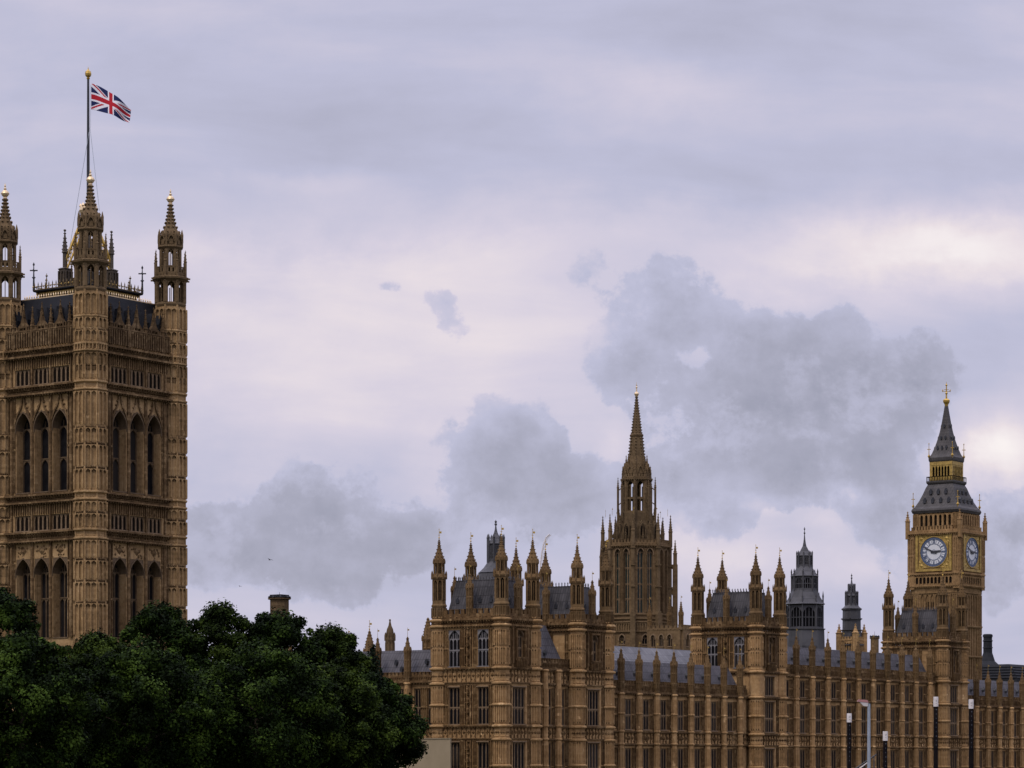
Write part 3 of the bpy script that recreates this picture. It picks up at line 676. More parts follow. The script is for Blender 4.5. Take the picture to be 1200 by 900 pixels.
def flag():
    W_, H_ = 7.9, 4.3; nu, nv = 150, 84
    vs = []; fs_ = []; mi = []
    for j in range(nv+1):
        for i in range(nu+1):
            u, v = i/nu, j/nv
            x = .55+u*6.65+.2*v*math.sin(u*3)-.25*u*v
            z = -4.25*u**1.45-v*4.35*(1-.46*u**1.7)
            y = .60*math.sin(u*7+v*1.2)*u**.6+.28*math.sin(u*15+v*2.0)*u
            z += .10*math.sin(u*12+v*2)*u
            vs.append((x, y, z))
    for j in range(nv):
        for i in range(nu):
            a = j*(nu+1)+i; fs_.append((a, a+1, a+nu+2, a+nu+1))
            x = (i+.5)/nu*60-30; y = 15-(j+.5)/nv*30
            if abs(x) < 3 or abs(y) < 3: c = 0
            elif abs(x) < 5 or abs(y) < 5: c = 1
            else:
                l = math.hypot(60, 30); d1 = (x*30-y*60)/l; d2 = (x*30+y*60)/l
                c = 2
                if abs(d1) < 3 or abs(d2) < 3: c = 1
                s1 = 1 if x > 0 else -1
                if abs(d1) < 3 and 0 < d1*s1 < 2: c = 0
                if abs(d2) < 3 and -2 < d2*s1 < 0: c = 0
            mi.append(c)
    me = bpy.data.meshes.new('flag'); me.from_pydata(vs, [], fs_)
    for m in ('flag_red', 'flag_white', 'flag_blue'): me.materials.append(MATS[m])
    me.polygons.foreach_set('material_index', mi); me.polygons.foreach_set('use_smooth', [True]*len(mi)); me.update()
    o = bpy.data.objects.new('flag', me); COL.objects.link(o); o.location = (PX, PY-.3, R((HZ-98.5)*PY/FPX))
    sm_ = o.modifiers.new('thickness', 'SOLIDIFY'); sm_.thickness = .03
    tag(o, 'red white and blue union flag blowing to the right from the black flagpole', 'flag')
flag()

# ------------------------------------------------------------------ river front towers, wings and ranges
LA = dict(bands=[(3.4, 5.4), (11.7, 13.95)], corn=(20.1, 21.1), low=[(-4.2, 2.95), (5.65, 11.1)], short=None, top=(14.2, 19.6), ori=(15.6, 19.5), par=22.6)
LC = dict(bands=[(2.7, 4.7)], corn=(21.7, 22.9), low=[(-4.2, 2.2), (5.1, 10.2)], short=(11.3, 14.5), top=(16.0, 21.2), ori=(17.0, 21.1), par=24.5)
def corner_tower(T, x0, y0, L, nx=8.1, ny=11.4, south_full=False, south_win=True):
    """square tower of the river front, built into thing T with its south east turret at (x0, y0)"""
    wl = MB(); dt = MB(); n = .35; dp = .42; zt = R(L['corn'][0]); zc = R(L['corn'][1])
    FS = Fr((x0, y0+ny), -90).off(0, n); FE = Fr((x0, y0), 0).off(0, n); FN = Fr((x0+nx, y0), 90).off(0, n); FW = Fr((x0+nx, y0+ny), 180).off(0, n)
    wl.box(E0, x0-n+dp, x0+nx+n-dp, 0, zt+.5, -(y0+ny+n-dp), -(y0-n+dp))
    sx = [3.05, ny-3.05]
    so_ = [(c, 2.1, R(L['top'][0]), R(L['top'][1])) for c in sx] if south_win else []
    if south_full: so_ += [(c, 2.1, R(a), R(b)) for c in sx for a, b in L['low']]
    eo = [(nx/2, 1.95, R(L['ori'][0]), R(L['ori'][1]))] + [(nx/2, 3.3, R(a), R(b)) for a, b in L['low']]
    if L['short']: eo.append((nx/2, 3.3, R(L['short'][0]), R(L['short'][1])))
    skin(wl, FS, ny, 0, zt+.5, so_, dp); skin(wl, FE, nx, 0, zt+.5, eo, dp); skin(wl, FN, nx+3.3, 0, zt+.5, [], dp); skin(wl, FW, nx, 0, zt+.5, [], dp)
    for c, w, a, b in so_: window(T, FS, c, a, w, b-a, 3, (.45,), (1.5 if a == R(L['top'][0]) else 0), dp, mul=.13, fm='pale_mullion' if a == R(L['top'][0]) else 'window_stone', hood=a != R(L['top'][0]))
    for c, w, a, b in eo:
        if w < 2: window(T, FE, c, a, w, b-a, 3, (.35,), 1.0, dp, mul=.13)
        else: window(T, FE, c, a, w, b-a, 4, (.45,) if b-a > 4 else (), 0, dp, mul=.15)
    for c in (nx/2,):                                           # oriel frame and corbel
        a, b = R(L['ori'][0]), R(L['ori'][1])
        for sg in (-1, 1):
            dt.box(FE, c+sg*1.12-.14, c+sg*1.12+.14, a-.8, b+.3, 0, .5); dt.box(FE, c+sg*1.9-.2, c+sg*1.9+.2, a-1.0, b+.2, 0, .35)
            x, y, _ = FE.p(c+sg*1.9, 0, .2); spire(dt, x, y, [(.2, b+.2), (.02, b+1.1)], True, .1, .4, 6)
        dt.box(FE, c-1.3, c+1.3, a-.25, a-.02, 0, .6); dt.box(FE, c-1.2, c+1.2, b+.02, b+.3, 0, .55)
        for j in range(3): dt.box(FE, c-1.5+j*.3, c+1.5-j*.3, a-.55-j*.35, a-.27-j*.35, 0, .55-j*.13)
        for q in range(10): dt.boss(FE, c-1.6+q*.35, a-.75, .2, .1, .3)
        panels(dt, FE, c-1.25, c+1.25, a-1.5, a-.3, .02, .4, .1, .35)
    for F, Lw in ((FS, ny), (FE, nx), (FN, nx+3.3), (FW, nx)):
        band(dt, F, .9, Lw-.9, R(L['corn'][0]), R(L['corn'][1]), 0, .62, .16); course(dt, F, .9, Lw-.9, R(L['corn'][0]), .25, 0, .3, .5); course(dt, F, .9, Lw-.9, R(L['corn'][1])-.1, .3, 0, .34, .5)
        crenel(dt, F, .9, Lw-.9, zc, R(L['par']), -.3, .08, 1.05, .6)
    for F, Lw in ((FS, ny), (FE, nx)):
        for a, b in L['bands']: band(dt, F, 1.0, Lw-1.0, R(a), R(b), 0, .85, .15); course(dt, F, 1.0, Lw-1.0, R(b)-.12, .25, 0, .28, .5)
        if L['short']: course(dt, F, 1.0, Lw-1.0, R(10.8), .28, 0, .3); course(dt, F, 1.0, Lw-1.0, R(15.1), .28, 0, .3)
    # blind panelling and the niche strip between the windows
    zs = [(R(L['top'][0]), zt-.4)] + ([(R(a), R(b)+.3) for a, b in L['low']])
    for z0, z1 in zs:
        h2 = (z0+z1)/2
        for a, b in ((1.25, 1.9), (4.25, 4.75), (ny-4.75, ny-4.25), (ny-1.9, ny-1.25)): panels(dt, FS, a, b, z0, h2-.15, 0, .33, .09, .10); panels(dt, FS, a, b, h2+.05, z1, 0, .33, .09, .10)
        for q in range(4):
            z = z0+(q+.5)*(z1-z0)/4; dt.box(FS, ny/2-.28, ny/2+.28, z-.5, z-.35, 0, .55); dt.lathe(*FS.p(ny/2, 0, .28)[:2], [(.14, z-.35), (.19, z+.05), (.1, z+.3), (.12, z+.45), (.03, z+.55)], 6); dt.boss(FS, ny/2, z+.72, .3, .1, .4)
        for sg in (-.55, .55): dt.box(FS, ny/2+sg-.1, ny/2+sg+.1, z0, z1, 0, .35)
        for a, b in ((1.2, nx/2-2.2), (nx/2+2.2, nx-1.2)): panels(dt, FE, a, b, z0, h2-.15, 0, .4, .09, .10); panels(dt, FE, a, b, h2+.05, z1, 0, .4, .09, .10)
    for (x, y) in ((x0, y0), (x0+nx, y0), (x0, y0+ny), (x0+nx, y0+ny)):
        rows = [(R(a)+.2, R(b)+.2) for a, b in L['low']] + [(R(L['top'][0])+.2, R((L['top'][0]+L['top'][1])/2)), (R((L['top'][0]+L['top'][1])/2)+.3, zt-.6)]
        cl = [R(q)-.15 for b in L['bands'] for q in b] + [R(L['corn'][0]), zc-.1] + ([R(10.8), R(15.1)] if L['short'] else []) + [R((a+b)/2) for a, b in L['low']]
        octpier(wl, x, y, 1.05, 0, zc+.2, rows, cl, 0, .09, .36, dt)
        for F, e in octfaces(x, y, 1.08):
            for a, b in L['bands']+[L['corn']]:
                for f in (.28, .72): dt.boss(F, e*f, R((a+b)/2), .24, 0, .13)
        put_turret(T, x, y, zc)
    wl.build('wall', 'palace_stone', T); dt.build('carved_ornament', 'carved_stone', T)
    rf = MB(); mansard(rf, x0+.7, x0+nx-.7, y0+.8, y0+ny-.8, zc+.3, zc+5.9, .9, .9, 1.2, 1.2); rf.build('roof', 'slate', T)
    cresting(T, x0+1.6, x0+nx-1.6, y0+2.0, y0+ny-2.0, zc+5.9)
    for i in range(4):
        inst(VENT, 'roof_vent', T, (x0+1.15, y0+2.6+i*2.05, zc+2.6), -PI/2)
        if i < 3: inst(VENT, 'roof_vent', T, (x0+2.2+i*1.85, y0+1.35, zc+2.6), 0)
    for (x, y) in ((x0-.1, y0+ny/2), (x0+nx/2, y0-.1), (x0+nx/2, y0+ny+.1)): put_pin(T, x, y, zc, PIN, 7.0)
def range_front(T, F, L, piers, low, string, par, short=None, band_=(2.8, 4.8), lights=2, ww=1.85, wins=None, dp=.34, pin=True, back=14.0, roof=True, ridge=3.3, hip0=0.0, hip1=2.4, pinme=None, ptip=7.0, wall_name='wall'):
    """a long front of bays between buttresses; piers = their positions along F"""
    wl = MB(); dt = MB(); zs = R(string); cen = []
    for a, b in zip(piers, piers[1:]):
        cen += [(a+b)/2] if wins is None else [a+w for w in wins]
    lv = list(low)+([short] if short else [])
    ops = [(c, ww, R(a), R(b)) for c in cen for a, b in lv if 0 < c < L]
    skin(wl, F, L, 0, zs, ops, dp); wl.box(F, 0, L, 0, zs, -back, -dp)
    for c, w, a, b in ops: window(T, F, c, a, w, b-a, lights+1 if w > 1.5 else 2, (.47,) if b-a > 4 else (), 0, dp, mul=.11, hood=False)
    band(dt, F, 0, L, R(band_[0]), R(band_[1]), 0, .95, .15); course(dt, F, 0, L, zs-.05, .32, 0, .34, .55)
    for z in (R(band_[0])-.1, R(band_[1])-.1): course(dt, F, 0, L, z, .22, 0, .26, 0)
    if short: course(dt, F, 0, L, R(10.8), .25, 0, .28, .5); panels(dt, F, 0, L, R(short[0])-.45, R(short[0])-.05, 0, .4, .08, .08, False)
    for a0, a1 in zip(piers, piers[1:]):
        cc = [c for c in cen if a0 < c < a1]
        for z0, z1 in lv:
            h2 = R((z0+z1)/2); e = [a0+.55] + [x for c in cc for x in (c-ww/2-.1, c+ww/2+.1)] + [a1-.55]
            for p, q in zip(e[::2], e[1::2]):
                if q-p > .3 and 0 < p and q < L:
                    panels(dt, F, p, q, R(z0), h2-.15, 0, .36, .09, .10); panels(dt, F, p, q, h2+.05, R(z1)+.1, 0, .36, .09, .10)
        # arms carved over the windows
        for c in cc:
            if 0 < c < L: dt.boss(F, c, R((band_[0]+band_[1])/2), .5, .02, .3)
    # parapet
    dt.box(F, 0, L, zs+.25, zs+.35, -.3, .12); crenel(dt, F, 0, L, zs+.3, R(par), -.3, .06, .72, .72)
    panels(dt, F, 0, L, zs+.4, R(par)-.65, .06, .42, .07, .06)
    wl.build(wall_name, 'palace_stone', T); dt.build('carved_ornament', 'carved_stone', T)
    # buttresses, one mesh shared
    bm = MB(); zt = string-.2+ZC
    bm.lathe(0, 0, [(.44, 0), (.44, zt)])
    for f, e in octfaces(0, 0, .44):
        for a, b in lv: panels(bm, f, .03, e-.03, R(a), R((a+b)/2)-.2, 0, e, .06, .05); panels(bm, f, .03, e-.03, R((a+b)/2)+.1, R(b), 0, e, .06, .05)
    for z in [R((a+b)/2) for a, b in low]+[R(q) for q in band_]+([R(10.8)] if short else [])+[zt]: bm.lathe(0, 0, [(.44, z-.2), (.60, z-.02), (.60, z+.14), (.44, z+.25)])
    me = bm.mesh('buttress', 'palace_stone')
    for a in piers:
        if not -.1 <= a <= L+.1: continue
        x, y, _ = F.p(a, 0, .42); inst(me, 'buttress', T, (x, y, 0), random.choice((0, PI/2, PI, -PI/2)))
        if pin: put_pin(T, x, y, zs, pinme, ptip)
    if roof:
        rf = MB(); z0, z1 = zs+.6, R(par)+ridge; x0, y0, _ = F.p(0, 0, -1.0); sl = 1.3
        P = lambda a, z, n_: F.p(a, z, n_)
        rf.add([P(0,z0,-1), P(L,z0,-1), P(L,z0,-back+.5), P(0,z0,-back+.5), P(hip0,z1,-1-sl), P(L-hip1,z1,-1-sl), P(L-hip1,z1,-back+.5+sl), P(hip0,z1,-back+.5+sl)],
               [(3,2,1,0), (4,5,6,7), (0,1,5,4), (1,2,6,5), (2,3,7,6), (3,0,4,7)])
        rf.build('roof', 'range_slate', T)
        for a0, a1 in zip(piers, piers[1:]):
            m = (a0+a1)/2
            if m < L-hip1-.5:
                for (t, s_) in ((.50, -.75), (.26, .55)):
                    x, y, _ = F.p(m+s_, 0, -1-sl*t+.18); inst(VENT, 'roof_vent', T, (x, y, z0+(z1-z0)*t), math.radians(F.deg)).scale = (.85, 1.1, .9)

e_r = 82.4
# south pavilion wing: tower A, link, tower B
WG = thing('palace_pavilion', 'stone pavilion of two turreted towers joined by a low link, nearest the trees', 'building', (*uv(0, e_r), 0))
corner_tower(WG, 0, 0, LA, south_full=True)
corner_tower(WG, 20.1, 0, LA, south_win=False)
FL = Fr((8.9, .9), 0)
range_front(WG, FL, 10.5, [-.6, 3.15, 6.75, 10.4], [(-4.2, 2.95), (5.65, 11.1)], 13.95, 15.6, None, (3.4, 5.4), 2, 1.15, None, .34, False, 10.0, True, 5.2, 0, 3.2)
dt = MB(); band(dt, FL, 0, 10.5, R(11.7), R(13.95), .02, .85, .14); course(dt, FL, 0, 10.5, R(11.7), .25, 0, .28, .5); dt.build('frieze', 'carved_stone', WG)

# range between tower B and tower C
R1 = thing('palace_range', 'low stone palace range with slate roof, below the slender central spire', 'building', (*uv(29.6, e_r-1.2), 0))
range_front(R1, Fr((0, 0), 0), 43.7, [33.7-29.6+5.25*i for i in range(-1, 8)], [(-4.2, 2.2), (5.2, 10.0)], 10.9, 12.8, None, (2.8, 4.8), 2, 2.2)
C1 = thing('palace_tower', 'square river front tower with four pinnacled turrets, right of the central spire', 'tower', (*uv(74.4, e_r), 0), group='square towers of the river front')
corner_tower(C1, 0, 0, LC)
R2 = thing('palace_range', 'tall three storey stone range behind the grey street lamp', 'building', (*uv(83.5, e_r-1.2), 0))
range_front(R2, Fr((0, 0), 0), 60.2, [.5+5.66*i for i in range(11)], [(-4.2, 2.2), (5.1, 10.0)], 14.9, 16.8, (11.3, 14.2), (2.7, 4.7), 2, 2.3)
D1 = thing('palace_tower', 'square river front tower with pinnacled turrets standing in front of the clock tower', 'tower', (*uv(144.5, e_r), 0), group='square towers of the river front')
corner_tower(D1, 0, 0, LC, south_win=False)
R3 = thing('palace_range', 'stone range with slate roof at the right edge, beyond the clock tower', 'building', (*uv(153.8, e_r-1.2), 0))
range_front(R3, Fr((0, 0), 0), 44, [1.55+5.2*i for i in range(0, 9)], [(-4.2, 2.2), (5.1, 10.0)], 10.8, 12.8, None, (2.7, 4.7), 2, 2.2)
# south return, running west behind the trees
SR = thing('palace_range', 'stone range under a slate roof seen between the trees and the pavilion', 'building', (*uv(1.2, e_r-12.6), 0))
FS = Fr((0, 42), -90)
range_front(SR, FS, 42, [42-5.3-5.7*i for i in range(6, -1, -1)]+[42.6], [(-4.2, 2.95), (5.65, 11.1)], 12.0, 13.5, None, (3.4, 5.4), 1, 1.25, [1.55, 4.1], .4, True, 13, True, 3.5, 0, 0, PIN, 7.0)
big = pin_mesh(4.6, .75, 8.0)
m2 = MB(); m2.lathe(0, 0, [(.62, 0), (.62, 5.6), (.74, 5.8), (.74, 6.1), (.62, 6.3)]); lantern(m2, 0, 0, .70, 2.0, 5.5, .14)
for i in range(8):
    a = math.radians(22.5+45*i); m2.lathe(.76*math.cos(a), .76*math.sin(a), [(.1, 5.8), (.1, 6.6), (.01, 7.1)], 4)
m2.lathe(0, 0, [(.6, 6.2), (.58, 6.9), (.46, 7.6), (.24, 8.1), (.18, 8.4), (.08, 9.0)]); m2.ball(0, 0, 9.0, .16, 6, 4)
m2.build('domed_turret', 'dark_weathered_stone', SR, (7.0, 14.33, R(13.0)))
o = inst(big, 'pinnacle', SR, (7.5, 7.36, R(14.2))); 
o = inst(big, 'pinnacle', SR, (5.5, 17.18, R(12.4))); inst(VANE, 'weathervane', o, (0, 0, 8.1), -AX)

# ------------------------------------------------------------------ central octagonal spire
def central():
    d = 600; px = 746.0
    T = thing('spire_tower', 'slender octagonal stone lantern tower with an open crown and tall crocketed spire', 'tower', ((px-600)/FPX*d, d, 0), AX+math.radians(4))
    Z = lambda y: R((HZ-y)*d/FPX); k = d/FPX
    wl = MB(); ap = 6.35; dp = .7
    wl.lathe(0, 0, [(ap-dp, 0), (ap-dp, Z(640))])
    e = 2*ap*math.tan(PI/8)
    for i, (F, e) in enumerate(octfaces(0, 0, ap)):
        ops = [(e/2-1.02, 1.3, Z(720), Z(645)), (e/2+1.02, 1.3, Z(720), Z(645)), (e/2, 1.3, Z(756), Z(745))]
        skin(wl, F, e, 0, Z(640), ops, dp)
        for c, w, a, b in ops[:2]:
            for j in range(4): pass
            window(T, F, c, a, w, b-a, 2, (.22, .45, .70), 1.0, dp, 'green_glass', mul=.2, hood=True)
        window(T, F, e/2, Z(756), 1.3, Z(745)-Z(756), 2, (), .9, dp, mul=.16)
        for y in (722, 727, 731, 742, 760): course(wl, F, 0, e, Z(y), .25, 0, .25, 0)
        course(wl, F, 0, e, Z(642), .3, 0, .35, .5); crenel(wl, F, 0, e, Z(641), Z(634.5), -.3, .15, .8, .5)
        panels(wl, F, .3, e-.3, Z(741), Z(732), 0, .55, .12, .12); panels(wl, F, e/2-.32, e/2+.32, Z(720), Z(645), 0, .32, .1, .12)
    q = 1/math.cos(PI/8)
    wl.build('wall', 'spire_stone', T)
    bm = MB(); bm.box(E0, -.55, .55, 0, Z(722), -.5, 1.0); bm.prism(E0, [(-.55, Z(722)), (.55, Z(722)), (.32, Z(718)), (-.32, Z(718))], -.5, .9); bm.box(E0, -.34, .34, Z(718), Z(640), -.5, .55)
    for y in (742, 722, 690, 665, 645): bm.box(E0, -.5, .5, Z(y), Z(y)+.25, -.4, .75)
    bm.lathe(0, -.3, [(.34, Z(642)), (.34, Z(625)), (.42, Z(624)), (.3, Z(622))], 6); spire(bm, 0, -.3, [(.3, Z(622.5)), (.16, Z(614)), (.03, Z(604))], True, .14, .5, 6)
    bme = bm.mesh('buttress', 'dark_weathered_stone')
    for i in range(8):
        a = 22.5+45*i; c, s = math.cos(math.radians(a)), math.sin(math.radians(a)); F = Fr((ap*q*c, ap*q*s), a+90)
        o = inst(bme, 'buttress', T, (F.o[0], F.o[1], 0), math.radians(a+90)); inst(ROD, 'weathervane', o, (0, .3, Z(604)), random.uniform(-.3, .3))
    # outer flying buttress with its own pinnacle (right) and stair turret (left)
    for a in (69.5-135+0, ):
        pass
    fb = MB(); ang = math.radians(-67.5); rr = 8.15
    fx, fy = rr*math.cos(ang), rr*math.sin(ang); F = Fr((0, 0), math.degrees(ang)).off(0, 0)
    fb.box(F, rr-.5, rr+.5, 0, Z(662), -.5, .5); fb.lathe(fx, fy, [(.4, Z(662)), (.4, Z(650)), (.5, Z(649)), (.3, Z(648))], 6); spire(fb, fx, fy, [(.3, Z(648.5)), (.03, Z(633))], True, .14, .5, 6)
    fb.prism(F, [(ap-.4, Z(680)), (rr-.4, Z(700)), (rr-.4, Z(694)), (ap-.4, Z(660))][::1], -.3, .3); fb.prism(F, [(ap-.4, Z(740)), (rr+.1, Z(740)), (rr+.1, Z(716)), (ap-.4, Z(700))], -.35, .35)
    fb.prism(F, [(ap-.4, Z(664)), (rr-.3, Z(668)), (rr-.3, Z(663)), (ap-.4, Z(657))], -.2, .2)
    fb.build('flying_buttress', 'spire_stone', T)
    st = MB(); ang = math.radians(180-12.5+20); ang = math.radians(-154-4+0)
    rr = 6.6; sx, sy = (712.5-px)*k, -1.5
    c, s = math.cos(-(AX+math.radians(4))), math.sin(-(AX+math.radians(4))); lx, ly = sx*c-sy*s, sx*s+sy*c
    octpier(st, lx, ly, 1.35, 0, Z(676), [(Z(714), Z(696)), (Z(735), Z(716)), (Z(693), Z(680))], [Z(760), Z(738), Z(715), Z(694), Z(678)], 0, .14, .3)
    lantern(st, lx, ly, 1.3, Z(676), Z(664), .24); st.lathe(lx, ly, [(1.0, Z(690)), (1.0, Z(664))]); spire(st, lx, ly, [(1.35, Z(664)), (1.1, Z(658)), (.65, Z(649)), (.3, Z(640)), (.1, Z(632))], True, .22, .6)
    for i in range(8):
        a = math.radians(22.5+45*i); st.lathe(lx+1.45*math.cos(a), ly+1.45*math.sin(a), [(.14, Z(680)), (.14, Z(662)), (.01, Z(652))], 5)
    st.lathe(lx-.9, ly+1.3, [(.26, 0), (.26, Z(655)), (.32, Z(653)), (.2, Z(651)), (.02, Z(634))], 6)
    st.build('stair_turret', 'spire_stone', T)
    # upper works
    up = MB()
    up.lathe(0, 0, [(4.9, Z(640)), (4.3, Z(634)), (3.7, Z(620)), (3.3, Z(612)), (3.15, Z(602))])
    for F, e in octfaces(0, 0, 4.15):
        up.prism(F, [(e/2-.75, Z(632)), (e/2+.75, Z(632)), (e/2+.75, Z(618)), (e/2, Z(611)), (e/2-.75, Z(618))], -1.6, .25)
        for sg in (-1, 1): up.box(F, e/2+sg*.62-.12, e/2+sg*.62+.12, Z(632), Z(617), .2, .4)
        up.hood(F, e/2, .9, Z(622), Z(615), .16, .2, .4, 4)
    for i in range(8):
        a = math.radians(22.5+45*i)
        for r, b, t in ((5.35, 640, 611), (4.5, 634, 604), (3.7, 620, 596)):
            x, y = r*math.cos(a), r*math.sin(a); up.lathe(x, y, [(.24, Z(b)), (.24, Z(t+12)), (.3, Z(t+11.5)), (.2, Z(t+10.5))], 6); spire(up, x, y, [(.2, Z(t+11)), (.02, Z(t))], True, .13, .5, 6)
        p0 = Vector((5.2*math.cos(a), 5.2*math.sin(a), Z(630))); p1 = Vector((3.1*math.cos(a), 3.1*math.sin(a), Z(608))); up.tube(p0, p1, .22, .18, 5)
    for i in range(8):
        a = math.radians(45*i); x, y = 4.75*math.cos(a), 4.75*math.sin(a); up.lathe(x, y, [(.2, Z(640)), (.2, Z(630)), (.27, Z(629)), (.16, Z(628))], 6); spire(up, x, y, [(.17, Z(628.5)), (.02, Z(618))], True, .13, .5, 6)
        for dd in (-.16, .16): x, y = 5.2*math.cos(a+dd), 5.2*math.sin(a+dd); up.lathe(x, y, [(.14, Z(640)), (.14, Z(634)), (.02, Z(627))], 5)
    up.build('lantern_base', 'dark_weathered_stone', T)
    dk = MB()
    for F, e in octfaces(0, 0, 4.15): dk.box(F, e/2-.42, e/2+.42, Z(629), Z(618), .26, .30)
    dk.build('dark_infill', 'louvre_shade_dark', T)
    ln = MB(); A3 = 2.85
    lantern(ln, 0, 0, A3, Z(602), Z(564), .42)
    for F, e in octfaces(0, 0, A3):
        ln.box(F, e/2-.10, e/2+.10, Z(602), Z(569), -.3, 0); ln.box(F, 0, e, Z(586), Z(583.5), -.3, -.05)
        ln.box(F, 0, e, Z(603), Z(599.5), -.4, .05)
        course(ln, F, 0, e, Z(563), .3, 0, .25, .4); crenel(ln, F, 0, e, Z(562), Z(556), -.3, .1, .6, .5)
        ln.prism(F, [(.3, Z(558)), (e-.3, Z(558)), (e-.5, Z(551)), (e/2, Z(543)), (.5, Z(551))], -.8, -.1)
        ln.hood(F, e/2, .9, Z(555), Z(548), .16, -.1, .12, 4)
    ln.lathe(0, 0, [(2.4, Z(563)), (2.2, Z(552)), (1.85, Z(541)), (1.68, Z(535))])
    for i in range(8):
        a = math.radians(22.5+45*i)
        for r, b, t in ((2.95, 566, 546), (2.2, 550, 533)):
            x, y = r*math.cos(a), r*math.sin(a); ln.lathe(x, y, [(.2, Z(b)), (.2, Z(t+8)), (.12, Z(t+7))], 6); spire(ln, x, y, [(.17, Z(t+8)), (.02, Z(t))], True, .12, .5, 6)
    ln.build('open_lantern', 'dark_weathered_stone', T)
    fp = MB(); fp.lathe(0, 0, [(.22, Z(612)), (.22, Z(572)), (.28, Z(571)), (.18, Z(570))], 6); spire(fp, 0, 0, [(.18, Z(570.5)), (.02, Z(559))], True, .11, .5, 6)
    fp.tube((0, 0, Z(575)), (-.95, 0, Z(571)), .12, .1, 5); fp.tube((0, 0, Z(592)), (-.95, 0, Z(588)), .12, .1, 5); fp.tube((0, 0, Z(606)), (-1.0, 0, Z(604)), .14, .12, 5)
    fpm = fp.mesh('flying_pinnacle', 'dark_weathered_stone')
    for i in range(8):
        a = math.radians(22.5+45*i); inst(fpm, 'flying_pinnacle', T, (3.95*math.cos(a), 3.95*math.sin(a), 0), a)
    sp = MB(); spire(sp, 0, 0, [(1.60, Z(538)), (1.18, Z(512))], True, .22, .62)
    sp.lathe(0, 0, [(1.15, Z(513)), (1.34, Z(511)), (1.34, Z(509.5)), (1.0, Z(508))]); spire(sp, 0, 0, [(1.02, Z(509)), (.60, Z(486)), (.50, Z(483)), (.17, Z(464))], True, .19, .55)
    for F, e in octfaces(0, 0, 1.05):
        pass
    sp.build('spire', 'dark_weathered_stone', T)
    fn = MB(); fn.lathe(0, 0, [(.2, Z(465)), (.34, Z(463.5)), (.48, Z(461.5)), (.34, Z(460)), (.12, Z(459)), (.1, Z(455)), (.22, Z(454)), (.06, Z(452.5)), (.02, Z(447.5))], 8); fn.box(E0, -.3, .3, Z(452), Z(451.3), -.05, .05)
    fn.build('finial', 'pale_gold', T)
central()

